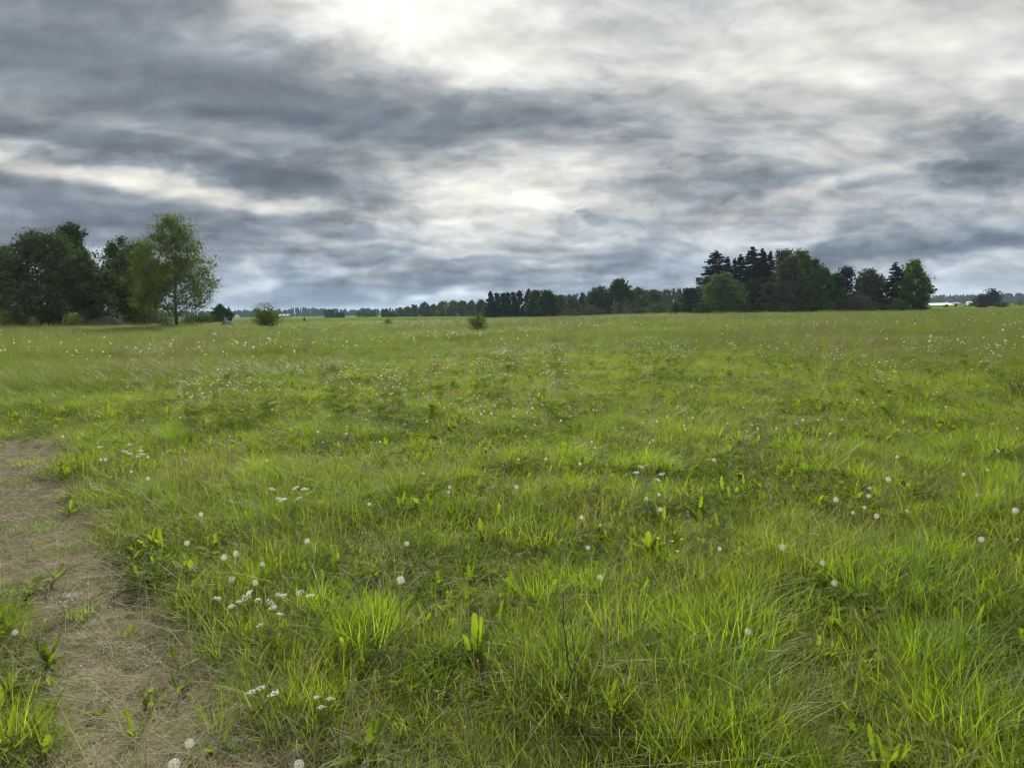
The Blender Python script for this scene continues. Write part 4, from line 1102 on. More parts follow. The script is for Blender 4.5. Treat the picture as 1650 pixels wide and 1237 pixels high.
x, y, ox, oy, h, kd = clumps(3900, 1.75, 42, 1.35, 8, .085, lambda l: l * .85 + .12)
def finish_clump(name, label, k, sources):
    n = int(k.sum()); lean = .16
    rot = np.stack([-oy[k] * lean + RS.normal(size=n) * .1, ox[k] * lean + RS.normal(size=n) * .1, RS.uniform(0, 2 * PI, n)], 1)
    s = h[k] * (1 + .006 * y[k]); z = terrain(x[k], y[k])
    scatter_object(name, label, 'grass', np.stack([x[k], y[k], z], 1), rot, np.stack([s, s, h[k]], 1), RS.randint(0, len(sources), n), sources)
finish_clump('long_grass', 'longer green grass growing in soft clumps over the near meadow', kd <= .52, LONG)
finish_clump('young_grass', 'bright yellow-green young grass lit from behind over the near meadow', kd > .52, BRIGHT)
# low herbs
x, y = spread(26000, 1.75, 34, 1.3)
pm = path_mask(x, y); tl = tall_mask(x, y)
keep = RS.rand(len(x)) < (sstep(.40, .62, fbm(x, y, 1.1, 51)) * .9 + .08) * (1 - .93 * pm) * (1 - .85 * tl)
x, y = x[keep], y[keep]
finish('herb_cover', 'low clover and ferny weeds between the grass', 'weeds', x, y, RS.uniform(.6, 1.35, len(x)) * (1 + .012 * y), HERB, .2)
# leafy rosettes dotted over the turf
def rosette(rs, big):
    b = MB()
    for k in range(rs.randint(8, 14)):
        V, f = jagged_leaf(rs, rs.uniform(.06, .15) * big, rs.uniform(.018, .034) * big, k * 2.4 + rs.uniform(-.5, .5), rs.uniform(.5, 1.35), rs.uniform(.1, .5), 5, rs.uniform(.2, .6))
        b.add(V, f)
    return source(b, M['broad'])
ROS = [rosette(rs, 1 + .06 * k) for k in range(7)]
x, y = spread(14000, 1.8, 32, 1.3)
pm = path_mask(x, y); tl = tall_mask(x, y); l = lush(x, y)
keep = RS.rand(len(x)) < (sstep(.42, .66, fbm(x, y, .8, 57)) * .75 + .06) * (1 - .93 * pm) * (1 - tl) * (1 - .45 * l)
x, y = x[keep], y[keep]
finish('leaf_rosettes', 'yellow-green dandelion leaves dotted all over the mown turf', 'weeds', x, y, RS.uniform(.55, 1.15, len(x)) * (1 + .010 * y), ROS, .12)
# straw: thick on the track, thin in the grass
x, y = spread(40000, 1.75, 26, 1.3)
pm = path_mask(x, y)
bare = sstep(.52, .66, fbm(x, y, 1.3, 61, 4))
thatch = np.zeros(len(x))
for (px_, py_, r_) in [(520, 935, .35), (890, 800, .5), (1250, 915, .5), (1060, 925, .3), (740, 770, .5), (640, 775, .4), (1500, 790, .7), (960, 1075, .28), (1340, 1195, .3), (1480, 930, .4), (850, 640, 1.2), (1090, 690, .9)]:
    g_ = ground_hit(px_, py_); thatch = np.maximum(thatch, np.exp(-((x - g_[0]) ** 2 + (y - g_[1]) ** 2) / r_ ** 2))
keep = RS.rand(len(x)) < np.maximum(np.maximum(pm * .95, thatch * .8), .05 + .38 * bare) * (1 - tall_mask(x, y))
thatch = thatch[keep]
x, y = x[keep], y[keep]
finish('straw_litter', 'dead straw lying over the bare track and between the grass', 'straw', x, y, RS.uniform(.45, 1.1, len(x)), STRAW, .3, sz=RS.uniform(.12, .5, len(x)) + .6 * thatch * RS.rand(len(x)))
x, y = spread(9000, 1.75, 12, 1.2)
keep = RS.rand(len(x)) < path_mask(x, y) * sstep(.4, .6, fbm(x, y, 1.6, 81))
x, y = x[keep], y[keep]
finish('gravel', 'pale grit scattered on the bare track', 'gravel', x, y, RS.uniform(.6, 1.5, len(x)), PEB, .1)
# uncut meadow
x, y = spread(90000, 9, 210, 1.25)
tl = tall_mask(x, y)
keep = RS.rand(len(x)) < tl * (.75 + .25 * vnoise(x, y, .4, 91))
px_ = 825 + FPX * x / y
keep &= y < np.interp(px_, [-300, 0, 350, 800, 1050, 1200, 1480, 1650, 1900], [130, 130, 145, 165, 250, 200, 215, 215, 215])
x, y = x[keep], y[keep]
s = (.45 + .65 * sstep(.35, .65, fbm(x, y, .18, 93)) + RS.rand(len(x)) * .3) * (1 + np.minimum(y, 160) * .007)
eg_ = np.interp(px_[keep], TEPX, TE[:, 1])
szz = (.45 + .55 * sstep(-2, 9, y - eg_)) * (.45 + .55 * sstep(.35, .65, fbm(x, y, .18, 93)) + RS.rand(len(x)) * .35)
k = RS.rand(len(x)) < (.04 + .20 * sstep(.45, .62, fbm(x, y, .07, 97))) * sstep(14, 40, y) + .02
finish('tall_meadow_grass', 'tall uncut grass of the meadow reaching to the trees', 'grass', x[~k], y[~k], s[~k], TALL, .1, sz=szz[~k])
finish('seeding_grass', 'brownish seed heads standing over the uncut meadow', 'grass', x[k], y[k], s[k], SEED, .1, sz=szz[k])
#SECTION_FLOWERS
# ------------------------------------------------------------------ flowers and weeds one can count
def fluff_ball(rs, r, n=64, gone=0.0):
    b = MB()
    i = np.arange(n) + .5
    ph = np.arccos(1 - 2 * i / n); th = PI * (1 + 5 ** .5) * i
    d = np.stack([np.cos(th) * np.sin(ph), np.sin(th) * np.sin(ph), np.cos(ph)], 1)
    d = unit(d + rs.normal(size=(n, 3)) * .05)
    if gone:
        k = d @ unit(rs.normal(size=3)) < 1 - 2 * gone; d = d[k]; n = len(d)
    R_ = r * rs.uniform(.86, 1.04, (n, 1)); c = d * R_
    u = unit(np.cross(d, rs.normal(size=(n, 3)))); v = np.cross(d, u)
    for rot in (0, .785):                                  # each seed ends in a small star of hairs
        uu = u * math.cos(rot) + v * math.sin(rot); vv = v * math.cos(rot) - u * math.sin(rot)
        s = r * .27
        out = d * r * .12
        b.quads(np.stack([c + uu * s + out, c + vv * s * .11, c - uu * s + out, c - vv * s * .11], 1))
        b.quads(np.stack([c + vv * s + out, c + uu * s * .11, c - vv * s + out, c - uu * s * .11], 1))
    w = r * .012                                            # seed stalks to the middle
    b.quads(np.stack([d * r * .2 - u * w, d * r * .2 + u * w, c + u * w, c - u * w], 1))
    return b
def ball(b, r, c=(0, 0, 0), sx=1, sz=1, mi=0, n=8, m=5):
    vs = [(math.cos(2 * PI * i / n) * math.sin(PI * j / m) * r * sx + c[0], math.sin(2 * PI * i / n) * math.sin(PI * j / m) * r * sx + c[1], math.cos(PI * j / m) * r * sz + c[2]) for j in range(m + 1) for i in range(n)]
    b.add(vs, [(j * n + i, j * n + (i + 1) % n, (j + 1) * n + (i + 1) % n, (j + 1) * n + i) for j in range(m) for i in range(n)], mi)

def clock_meshes(h, seed, leafy, gone=0.0, r=.021):
    rs = np.random.RandomState(seed)
    q = np.linspace(0, 1, 6); a = rs.uniform(0, 6.28); bow = h * rs.uniform(.04, .14)
    p = np.stack([np.cos(a) * bow * np.sin(PI * q), np.sin(a) * bow * np.sin(PI * q), h * q - .01], 1)
    sb = MB(); sb.tube(p, np.linspace(.0030, .0020, 6), 6)
    fb = fluff_ball(rs, r, 100, gone)
    cb_ = MB(); ball(cb_, r * .22, sz=.8)
    out = {'stem': sb.mesh('stem', M['redstem' if seed % 3 == 0 else 'stem'], True), 'seed_head': fb.mesh('seed_head', M['fluff']), 'core': cb_.mesh('core', M['core'], True), 'h': h}
    if leafy:
        lb = MB()
        for k in range(rs.randint(6, 10)):
            V, f = jagged_leaf(rs, rs.uniform(.09, .17), rs.uniform(.026, .042), rs.uniform(0, 6.28), rs.uniform(.35, 1.15), rs.uniform(.25, .6))
            lb.add(V, f)
        out['leaves'] = lb.mesh('leaves', M['broad'])
    return out
PROTO = {}
def clock_proto(key):
    if key not in PROTO:
        hh, leafy, var = key
        m = clock_meshes(hh, 300 + var * 7 + int(hh * 100), leafy, .35 if var == 3 else 0.0, [.0175, .019, .0155, .017][var])
        r = bpy.data.objects.new('dandelion', None); r.empty_display_size = .05
        ch = []
        for nm in ('leaves', 'stem', 'seed_head'):
            if nm in m: 
                o = bpy.data.objects.new(nm, m[nm]); o.parent = r
                if nm == 'seed_head':
                    o.location = (0, 0, m['h'])
                    c = bpy.data.objects.new('core', m['core']); c.parent = o
        PROTO[key] = r
    return PROTO[key]
rf = random.Random(5)
def dandelion(px, py, label, group, h=None, leafy=None, sc=1.0, var=None):
    hs = (.14, .20, .26, .32)
    g0 = ground_hit(px, py)
    l = float(lush(g0[0], g0[1])) if g0[1] < 40 else .5
    if h is None: h = hs[min(3, max(0, int(round(l * 2.0 + rf.uniform(-.3, 1.1)))))]
    g = ground_hit(px, py, h * sc)
    if leafy is None: leafy = g[1] < 9
    var = rf.choice((0, 0, 1, 1, 2, 2, 3)) if var is None else var
    o = copy_tree(clock_proto((h, leafy, var)))
    o.location = (g[0], g[1], float(terrain(g[0], g[1])) - .03 * float(path_mask(g[0], g[1])))
    o.rotation_euler = (rf.uniform(-.06, .06), rf.uniform(-.06, .06), rf.uniform(0, 6.28)); o.scale = (sc,) * 3
    tag(o, label, 'dandelion', group)
    return o
GDA = 'dandelion clocks in the near meadow'
near = [(641, 935, 'largest white dandelion clock, in the lush grass just left of centre foreground', .32, 1.35), (377, 892, 'right one of two big white dandelion clocks side by side beside the track grass', .26, 1.15),
        (363, 897, 'left one of two big white dandelion clocks side by side beside the track grass', .26, 1.0), (304, 875, 'round dandelion clock alone at the lush grass edge right of the bare track', .26, 1.0),
        (420, 909, 'ragged dandelion clock right of the side-by-side pair', .2, 1.0), (372, 932, 'dandelion clock just below the side-by-side pair', .2, 1.0), (409, 940, 'shaggy dandelion clock just above the white umbel flowers', .2, 1.05),
        (447, 960, 'small ragged dandelion clock right of the white umbel flowers', .14, .9),
        (490, 872, 'dandelion clock on a long stem above the withered grass left of centre', .32, 1.0), (658, 875, 'dandelion clock above and right of the largest one', .2, 1.0),
        (283, 1217, 'big fluffy dandelion clock at the bottom edge on the bare track', .14, 1.35), (299, 1187, 'half-blown dandelion clock on a pale stem above the big one at the bottom edge', .2, 1.0),
        (481, 1220, 'dandelion clock on a fallen reddish stem at the bottom edge', .14, 1.0), (1205, 1018, 'small closed white dandelion clock in the bright tussock right of centre', .26, .8),
        (935, 833, 'dandelion clock beside the dry grass patch at centre', .2, 1.0), (1063, 821, 'lower one of three dandelion clocks standing in a triangle right of centre', .26, 1.0),
        (1063, 797, 'upper right one of three dandelion clocks in a triangle right of centre', .26, .9), (1041, 803, 'left one of three dandelion clocks in a triangle right of centre', .26, 1.0),
        (832, 785, 'dandelion clock alone above the dry grass patch at centre', .2, .95), (947, 882, 'dandelion clock between the dry patch and the yellow flowers', .2, .9), (964, 929, 'shaggy dandelion clock left above the dark dead stalk', .2, 1.0),
        (1348, 806, 'round dandelion clock leading the loose group at right', .26, 1.1), (1428, 772, 'largest dandelion clock of the loose group at right', .26, 1.1), (1402, 787, 'upper dandelion clock of the close pair at right', .2, .9), (1399, 799, 'lower dandelion clock of the close pair at right', .2, .95),
        (1413, 832, 'ragged dandelion clock below the close pair at right', .2, .95), (1376, 826, 'dandelion clock between the leading one and the ragged one at right', .2, .9), (1260, 882, 'flattened fluffy dandelion clock over the straw patch right of centre', .14, 1.25),
        (1345, 938, 'dandelion clock sunk above the broad dock leaves at right', .14, 1.1), (1640, 822, 'dandelion clock touching the right border of the picture', .26, 1.1), (1582, 869, 'pale ragged dandelion clock in the grass near the right border', .2, 1.0),
        (1158, 885, 'seedless wispy dandelion clock left of the straw patch', .2, .9), (322, 828, 'dandelion clock in long grass above the lush edge of the track', .26, 1.0), (429, 742, 'dandelion clock alone above the long grass left of centre', .26, 1.0),
        (236, 771, 'lowest of three dandelion clocks right of the upper track', .26, 1.0), (212, 760, 'middle dandelion clock of three right of the upper track', .26, 1.0), (238, 736, 'highest of three dandelion clocks right of the upper track', .26, .9),
        (170, 740, 'right one of a touching pair of dandelion clocks near the upper track', .26, .95), (162, 741, 'left one of a touching pair of dandelion clocks near the upper track', .26, .9), (25, 1018, 'small flat dandelion clock lying on the bare track by the left border', .14, .8),
        (597, 812, 'dandelion clock half hidden in long grass left of centre', .26, .9), (682, 763, 'dandelion clock above the left edge of the dry hollow', .2, .9), (725, 785, 'upper dandelion clock of a pair left of the dry patch', .2, .9), (723, 792, 'lower dandelion clock of a pair left of the dry patch', .2, .8),
        (1150, 741, 'dandelion clock alone on the short turf right of centre', .2, .95), (1590, 757, 'dandelion clock above the grass near the right border, upper of a row', .2, 1.0), (1553, 764, 'dandelion clock left in the row near the right border', .2, .9)]
for (px, py, lab, h, sc) in near: dandelion(px, py, lab, GDA, h, True if py > 780 else None, sc * .88)
LB = {'a': 'small white dandelion clock in the pale crowd at the middle of the field', 'b': 'small white dandelion clock scattered over the turf left of the pale crowd', 'c': 'small white dandelion clock scattered over the short turf on the right',
      'd': 'small white dandelion clock among the tufts at the right border', 'e': 'small white dandelion clock in the grass beyond the bare track', 'f': 'small white dandelion clock on the turf between pale crowd and dry patch'}
zones = [('a', 815, 648, 46, 16, 62), ('b', 600, 660, 105, 34, 50), ('c', 1260, 655, 150, 38, 46), ('d', 1530, 730, 90, 70, 20), ('e', 150, 668, 120, 26, 12), ('f', 960, 690, 90, 40, 28)]
for (k, px, py, sx, sy, n) in zones:
    for i in range(n):
        x_, y_ = px + rf.gauss(0, sx), py + rf.gauss(0, sy)
        if x_ < 4 or x_ > 1646 or y_ < 588: continue
        if k == 'e' and x_ > 330: continue
        dandelion(x_, y_, LB[k], 'dandelion clocks, ' + {'a': 'pale crowd at the middle', 'b': 'left of the crowd', 'c': 'short turf on the right', 'd': 'right border', 'e': 'beyond the track', 'f': 'below the crowd'}[k], sc=rf.uniform(.5, .85))

# cow parsley: white umbels on branching stalks
def parsley_meshes(seed, h, nu, spreadr, big=1.0, fine=True):
    rs = np.random.RandomState(seed)
    sb, lb = MB(), MB()
    top = np.array([rs.normal() * .03, rs.normal() * .03, h * .72])
    main = limb_path(np.array([0, 0, -.02]), top, 0, 5, rs, .02); sb.tube(main, np.linspace(.0042, .0026, 5) * big, 6)
    umb = []
    for k in range(nu):
        f = rs.uniform(.3, 1.0); i = f * 4; i0 = min(int(i), 3); p0 = main[i0] + (main[i0 + 1] - main[i0]) * (i - i0)
        a = k * 2.4 + rs.uniform(-.4, .4); rr = spreadr * rs.uniform(.25, 1)
        p1 = np.array([p0[0] + math.cos(a) * rr, p0[1] + math.sin(a) * rr, h * rs.uniform(.62, 1.0)])
        sb.tube(limb_path(p0, p1, .25, 5, rs, .02), np.linspace(.0022, .0013, 5) * big, 5)
        ur = rs.uniform(.013, .024) * big
        nrm = unit(np.array([rs.normal() * .3, rs.normal() * .3, 1.0])); e1 = unit(np.cross(nrm, [1, 0, .1])); e2 = np.cross(nrm, e1)
        ub = MB()
        for j in range(9):
            aa = j * 2.4; q = math.sqrt((j + .3) / 9) * ur
            c = p1 + e1 * math.cos(aa) * q + e2 * math.sin(aa) * q + nrm * (.016 * big - .35 * q)
            (ub if fine else sb).tube(np.array([p1, c]), [.0009, .0006], 3, cap=False)
            m = 10 if fine else 4
            cc = c + rs.normal(size=(m, 3)) * np.array([.0026, .0026, .0014]) * big
            ub.quads(leaf_quads(rs, cc, (.0048 if fine else .009) * big, aspect=1.0))
        umb.append(ub)
    if not fine:
        one = MB()
        for u_ in umb: one.add(np.concatenate(u_.v), u_.f)
        umb = [one]
    for k in range(4 if fine else 3):
        a = rs.uniform(0, 6.28); st = main[1 + k % 2]
        L = h * rs.uniform(.25, .42)
        b_ = feather(rs, 3, .02, 0, .03, L * .6, L)
        lb.add(np.concatenate(b_.v) + st * np.array([1, 1, rs.uniform(.4, 1)]), b_.f)
    return [('stalk', sb.mesh('stalk', M['stem'], True)), ('leaves', lb.mesh('leaves', M['herb']))] + [('umbel' if fine else 'umbels', u_.mesh('umbel', M['umbel'])) for u_ in umb]
def parsley(name_, px, py, label, group, h, protos, sc=1.0, base=True):
    g = ground_hit(px, py) if base else ground_hit(px, py, h * sc)
    o = thing('cow_parsley', label, 'cow parsley', (g[0], g[1], float(terrain(g[0], g[1]))), group, rf.uniform(0, 6.28), sc)
    for nm, me in protos:
        obj(nm, me, o)
    return o
NP = [parsley_meshes(401, .38, 6, .15), parsley_meshes(402, .30, 4, .12), parsley_meshes(403, .22, 3, .09)]
parsley('', 432, 1075, 'tall white-flowered umbel plant right of the track in the left foreground', 'white umbel flowers in the left foreground', .36, NP[0])
parsley('', 398, 1045, 'leaning white-flowered umbel plant left of the tall one in the left foreground', 'white umbel flowers in the left foreground', .27, NP[1]).rotation_euler = (0, -.25, .5)
parsley('', 466, 1070, 'white-flowered umbel plant right of the tall one in the left foreground', 'white umbel flowers in the left foreground', .27, NP[1]).rotation_euler = (0, .2, 2.2)
parsley('', 432, 1180, 'short white-flowered umbel plant below the tall one in the left foreground', 'white umbel flowers in the left foreground', .2, NP[2])
parsley('', 520, 1185, 'tiny white-flowered umbel plant beside the bare yellow stems at the bottom', 'white umbel flowers in the left foreground', .2, NP[2], .8)
for k, (px, py) in enumerate([(195, 722), (215, 708), (462, 790), (470, 775), (1040, 760)]):
    parsley('', px, py, ['pale umbel flower in long grass right of the upper track end', 'second pale umbel flower behind the first near the upper track end', 'pale umbel flower over long grass left of centre', 'smaller pale umbel flower behind the one left of centre', 'small umbel flower in the tufts right of centre'][k], 'umbel flowers in the near grass', .27, NP[1 + k % 2], 1.3, False)
FP = [parsley_meshes(420 + k, .8, 6, .26, .9, False) for k in range(4)]
pz = [('in the white patch of umbels at the right middle of the meadow', 1075, 548, 30, 8, 26), ('in the loose white drift before the grove', 1240, 545, 60, 8, 14), ('in the white drift along the uncut edge left of centre', 610, 588, 70, 8, 20),
      ('along the uncut edge on the left', 400, 602, 80, 8, 14), ('along the uncut edge at centre', 790, 573, 70, 6, 18), ('in the left half of the uncut meadow', 260, 572, 110, 14, 14), ('near the dark nettle patch at centre', 880, 556, 45, 5, 14), ('in the uncut meadow on the far right', 1560, 552, 70, 14, 18), ('in the uncut meadow below the grove, in the middle right', 1400, 560, 60, 14, 10)]
for (wh, px, py, sx, sy, n) in pz:
    for i in range(n):
        x_, y_ = px + rf.gauss(0, sx), py + rf.gauss(0, sy)
        if not (3 < x_ < 1647): continue
        parsley('', x_, y_, 'white cow parsley ' + wh, 'white cow parsley ' + wh, .8, FP[rf.randrange(4)], rf.uniform(.7, 1.05), False)
# far white dots: too many to count
x, y = spread(5200, 14, 120, 1.0)
keep = (tall_mask(x, y) > .5) & (RS.rand(len(x)) < sstep(.42, .68, fbm(x, y, .12, 95)) * .5 + .06)
x, y = x[keep], y[keep]
rs = np.random.RandomState(17)
def tiny_flower():
    b = MB(); b.tube(np.array([[0, 0, 0], [.01, 0, .62]]), [.0016, .0012], 3, cap=False)
    b.quads(leaf_quads(rs, np.array([.01, 0, .63]) + rs.normal(size=(12, 3)) * .016, .028, aspect=.9), 1)
    return source(b, [M['stem'], M['umbel']])
finish('meadow_flowers', 'sprinkle of tiny white flower heads over the uncut meadow', 'flowers', x, y, RS.uniform(.65, 1.1, len(x)), [tiny_flower() for _ in range(3)], .08)

# broad-leaved weeds
def weed(px, py, label, seed, n, L, W, up=.9, jag=True, mat='broad', name='broad_leaf_weed', group='broad-leaved weeds in the foreground', cat='weed'):
    rs = np.random.RandomState(seed); g = ground_hit(px, py); b = MB()
    n = int(n * 1.5)
    for k in range(n):
        L_ = 1.35; V, f = jagged_leaf(rs, L_ * L * rs.uniform(.6, 1.1), (1.05 if jag else .9) * W * rs.uniform(.75, 1.15), k * 2.4 + rs.uniform(-.5, .5), up * rs.uniform(.5, 1.3), rs.uniform(.15, .7), 5, .5 if jag else .22, origin=(rs.normal() * .012, rs.normal() * .012, 0))
        b.add(V, f)
    o = obj(name, b.mesh(name, M[mat]), None, (g[0], g[1], float(terrain(g[0], g[1]))))
    return tag(o, label, cat, group)
weeds = [(985, 1172, 'broad upright bright dock leaves in the centre foreground below the dark dead stalk', 9, .22, .065, 1.1, False), (1330, 985, 'dark broad dock leaves in a hollow at right', 12, .24, .075, .75, False), (1165, 1200, 'toothed bright leaves rising at the bottom right of centre', 8, .2, .05, 1.1, True),
         (1205, 1120, 'toothed yellow-green leaves under the bright tussock', 8, .17, .04, 1.0, True), (765, 1075, 'tall narrow upright leaves in the lush tussock at centre bottom', 7, .25, .045, 1.3, False), (500, 1090, 'bright leafy weed right of the white umbel plants', 13, .15, .05, .9, False), (455, 1130, 'bright leafy weed at the foot of the white umbel plants', 14, .15, .045, .9, True),
         (92, 935, 'small leafy rosette on the bare track', 9, .13, .035, .8, True), (655, 1120, 'leafy weed at the bottom below the largest dandelion clock', 9, .16, .045, .9, True), (600, 935, 'leafy weed left of the largest dandelion clock', 8, .14, .045, 1.0, False), (825, 970, 'bright leaf pair in the grass at centre', 5, .15, .045, 1.2, False),
         (1048, 895, 'upright leafy dock left of the yellow flowers', 8, .2, .06, 1.2, False), (265, 935, 'spreading toothed leaves at the lush track edge', 14, .19, .045, .55, True), (340, 945, 'second spreading rosette of toothed leaves at the lush track edge', 12, .18, .045, .6, True), (1425, 905, 'pale upright leaves right of the straw patch', 8, .2, .045, 1.1, True),
         (1385, 1010, 'toothed leaves in the grass right of the dark dock', 7, .16, .04, .8, True), (1560, 1000, 'loose toothed leaves near the right border', 8, .17, .04, .8, True), (1400, 1185, 'single long drooping dock leaf clump at bottom right', 4, .26, .06, 1.0, False), (15, 985, 'yellow-green leaves at the left border beside the track', 6, .14, .04, .8, True),
         (590, 1225, 'bright toothed leaves at the bottom edge left of centre', 9, .17, .05, 1.0, True), (350, 1215, 'small leafy weed at the bottom edge of the track', 6, .11, .04, .9, True), (700, 705, 'low bright leaf rosette on the turf left of the pale crowd', 9, .16, .05, .8, True), (880, 1020, 'leafy weed left of the dark dead stalk', 6, .15, .04, 1.0, False), (1290, 730, 'low leafy rosette beside the dark tuft at right', 8, .15, .045, .8, True)]
for i, (px, py, lab, n, L, W, up, jag) in enumerate(weeds): weed(px, py, lab, 600 + i, n, L, W, up, jag)

# separate grass tufts
def tuft(px, py, label, seed, n, rad, h0, h1, mat='lush', w=.005, bend=.6, group='single grass tufts'):
    rs = np.random.RandomState(seed); g = ground_hit(px, py)
    b = blades(rs, n, rad, h0, h1, w * .6, w * 1.2, bend, 5, .3)
    o = obj('grass_tuft', b.mesh('grass_tuft', M[mat]), None, (g[0], g[1], float(terrain(g[0], g[1])) - .03 * float(path_mask(g[0], g[1]))))
    return tag(o, label, 'grass tuft', group)
for i, a in enumerate([(128, 985, 'small round green tuft alone on the bare track', 90, .07, .04, .10), (22, 1195, 'large bright tuft at the bottom left corner beside the track', 90, .10, .10, .28), (90, 885, 'flat wide tuft on the upper middle of the bare track', 120, .16, .03, .09),
                       (60, 848, 'ragged dark green tuft at the left of the bare track', 110, .16, .05, .14), (30, 940, 'pale low tuft on the bare track by the left border', 90, .12, .03, .09), (205, 1012, 'tiny tuft in the middle of the bare track', 40, .05, .03, .08), (345, 1165, 'thin upright tuft at the right edge of the bare track near the bottom', 40, .05, .08, .22),
                       (1535, 1190, 'glowing yellow-green tall tuft at bottom right', 110, .12, .16, .36), (1160, 1050, 'wide bright dome-shaped tussock right of centre foreground', 330, .26, .14, .36), (590, 1050, 'dense bright tussock below the largest dandelion clock', 230, .14, .16, .36), (1000, 1040, 'fan-shaped bright tuft right of the dark dead stalk', 120, .12, .16, .36),
                       (1293, 760, 'dark green compact tuft on the turf at right', 150, .15, .08, .16), (935, 795, 'bright tuft at the right rim of the dry patch', 140, .14, .10, .24), (870, 870, 'broad green tussock below the dry patch at centre', 260, .30, .10, .24), (1080, 715, 'yellow-green tuft on the turf right of the pale crowd', 130, .2, .08, .2), (40, 745, 'ragged pale tuft on the upper end of the bare track', 90, .14, .05, .14)]):
    tuft(*a[:2], a[2], 700 + i, *a[3:], mat='blade' if i in (2, 3, 11) else 'lush')

# dead stalks and stems
def stalk(name, px, py, pytop, pxtop, label, mat, r, seed, branches=0, cat='dead stalk', group=None, knob=0.0):
    rs = np.random.RandomState(seed); g = ground_hit(px, py)
    h = (py - pytop) * g[1] / FPX; dx_ = (pxtop - px) * g[1] / FPX
    p = limb_path(np.array([0, 0, -.03]), np.array([dx_, 0.02, h]), 0, 9, rs, .012)
    b = MB(); b.tube(p, r * np.linspace(1.15, .45, 9), 6)
    for k in range(branches):
        f = rs.uniform(.35, .95) * 8; i0 = int(f); p0 = p[i0]
        p1 = p0 + np.array([rs.normal() * .25, rs.normal() * .2, rs.uniform(.4, .9)]) * h * rs.uniform(.1, .28)
        b.tube(limb_path(p0, p1, .1, 4, rs), r * .45 * np.linspace(1, .4, 4), 4)
    if knob: ball(b, knob, p[-1], sz=1.3)
    o = obj(name, b.mesh(name, M[mat], True), None, (g[0], g[1], float(terrain(g[0], g[1]))))
    return tag(o, label, cat, group)
stalk('dead_stalk', 922, 1150, 940, 908, 'tall blackish dead stalk standing upright in the centre foreground', 'twig', .0042, 1, 7)
stalk('dead_stalk', 934, 1145, 985, 922, 'second thin blackish stalk leaning against the tall one in the centre', 'twig', .0026, 2, 3)
stalk('dead_stalk', 760, 1020, 925, 756, 'thin dark stalk in the grass left of the tall blackish stalk', 'twig', .002, 3, 1)
stalk('dead_stalk', 8, 1005, 905, 3, 'brown dead stalk at the left border beside the track', 'drystem', .003, 4, 3)
stalk('dead_stalk', 1108, 1130, 1040, 1155, 'pale withered flower stalk bent to the right below the bright tussock', 'drystem', .003, 5, 4)
stalk('dead_stalk', 975, 1110, 985, 978, 'brown dry stem under a wisp of seed right of the tall blackish stalk', 'drystem', .003, 6, 2)
stalk('dead_stalk', 1530, 985, 930, 1545, 'dry pale stem leaning right near the right border', 'drystem', .002, 7, 2)
GBS = 'bare yellow dandelion stems at the bottom left of centre'
for k, a in enumerate([(575, 1200, 1092, 566, 'left one of two tall bare yellow stems side by side at the bottom'), (580, 1200, 1090, 575, 'right one of two tall bare yellow stems side by side at the bottom'), (600, 1205, 1090, 607, 'tall bare yellow stem leaning right of the side-by-side pair'),
                       (752, 1235, 1172, 750, 'bare yellow stem right of the bottom centre with a wisp on top'), (340, 1150, 1085, 337, 'bare reddish stem at the right edge of the track near the bottom'), (235, 1230, 1152, 232, 'bare stem with a closed bud at the bottom of the track'), (785, 1150, 1060, 770, 'bare stem leaning left under a wisp at centre bottom')]):
    stalk('bare_stem', *a[:4], a[4], 'redstem' if k == 4 else 'drystem', .0026, 20 + k, 0, 'flower stem', GBS, knob=.0055)
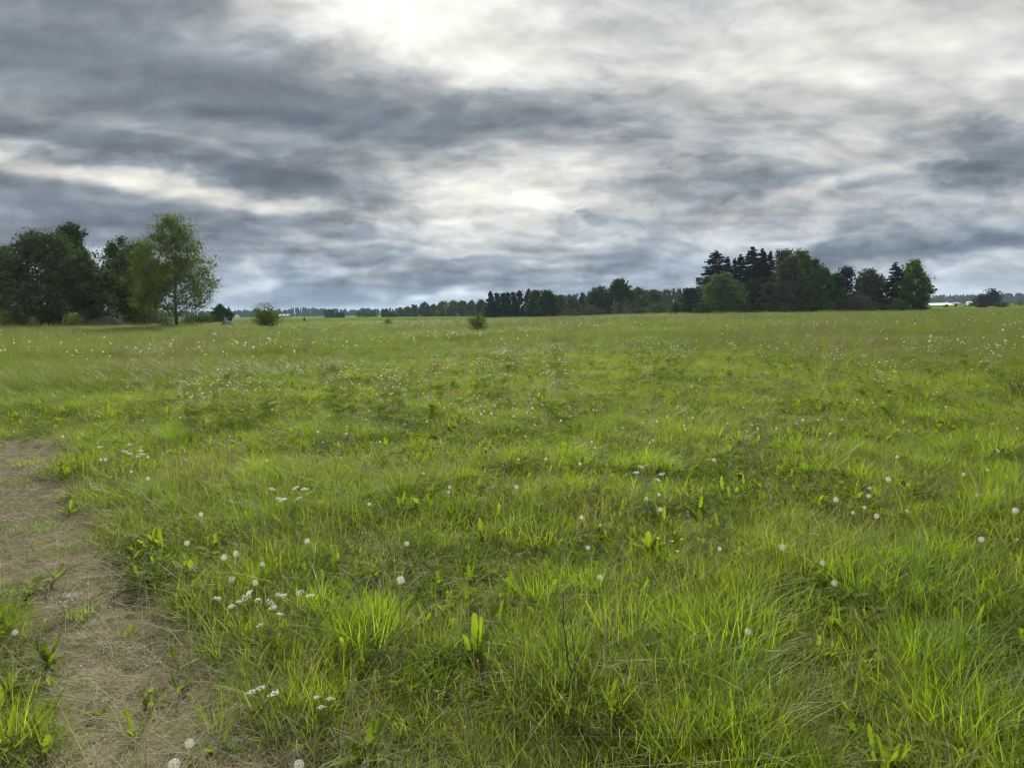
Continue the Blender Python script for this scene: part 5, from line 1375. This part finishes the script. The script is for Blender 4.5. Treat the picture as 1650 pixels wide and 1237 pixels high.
# yellow flowers
def buttercup(px, py, label, seed):
    rs = np.random.RandomState(seed); h = .2; g = ground_hit(px, py, h)
    o = thing('buttercup', label, 'buttercup', (g[0], g[1], float(terrain(g[0], g[1]))), 'yellow buttercups right of centre', rs.uniform(0, 6))
    b = MB(); b.tube(limb_path(np.array([0, 0, -.01]), np.array([0, 0, h]), 0, 5, rs, .03), np.linspace(.0018, .001, 5), 5); obj('stem', b.mesh('stem', M['stem'], True), o)
    pb = MB()
    for k in range(5):
        a = k * 1.2566; c, s = math.cos(a), math.sin(a); L = .012
        pts = [(0, 0, h), (c * L * .6 - s * L * .45, s * L * .6 + c * L * .45, h + .004), (c * L * 1.05, s * L * 1.05, h + .008), (c * L * .6 + s * L * .45, s * L * .6 - c * L * .45, h + .004)]
        pb.add(pts, [(0, 1, 2, 3)])
    obj('petals', pb.mesh('petals', M['yellow']), o)
for k, a in enumerate([(1083, 873, 'leftmost yellow buttercup of the small group right of centre'), (1098, 870, 'rightmost yellow buttercup of the small group right of centre'), (1091, 889, 'lowest yellow buttercup of the small group right of centre'), (1060, 868, 'single yellow buttercup beside the upright dock leaves')]): buttercup(*a, 40 + k)
# taller dark weeds in the uncut grass
D('weed_clump', 'large grey-green scrubby weed clump at the right border', 1640, 640, 588, 80, 'herb', fn=bush, cat='weed clump', stems=5, cover=.4, gap=.14, leaf=1.6, bark='stem')
for k, a in enumerate([(905, 570, 558, 60, 'dark green nettle clump in the uncut meadow right of centre'), (535, 600, 584, 80, 'dark green nettle clump at the uncut edge left of centre'), (815, 580, 570, 60, 'dark green nettle clump at the uncut edge at centre')]):
    D('nettle_clump', a[4], *a[:4], 'herb', fn=bush, cat='weed clump', stems=14, cover=.6, group='dark nettle clumps', kind='dome', lumps=.9, gap=.14, bark='stem')
#D('tall_weed', 'tall thin pale weed standing above the grass before the grove', 1362, 545, 505, 12, 'olive', fn=bush, cat='weed', stems=5, cover=.5)
# ------------------------------------------------------------------ air
hb = MB(); hx, hy0, hy1, hz0, hz1 = 9200, -40, 9050, float(TZ.min()) - 3, 42.0
hb.add([(-hx, hy0, hz0), (hx, hy0, hz0), (hx, hy1, hz0), (-hx, hy1, hz0), (-hx, hy0, hz1), (hx, hy0, hz1), (hx, hy1, hz1), (-hx, hy1, hz1)],
       [(0, 3, 2, 1), (4, 5, 6, 7), (0, 1, 5, 4), (1, 2, 6, 5), (2, 3, 7, 6), (3, 0, 4, 7)])
m, t, out = new_mat('damp air'); 
pv = t.new('ShaderNodeVolumePrincipled'); pv.inputs['Color'].default_value = (.62, .80, 1, 1); pv.inputs['Density'].default_value = .00007; pv.inputs['Anisotropy'].default_value = 0.0
t.L.new(pv.outputs[0], out.inputs['Volume'])
tag(obj('haze', hb.mesh('haze', m)), 'thin bluish damp air over the far fields', 'haze', kind='stuff')
SC.cycles.volume_bounces = 0
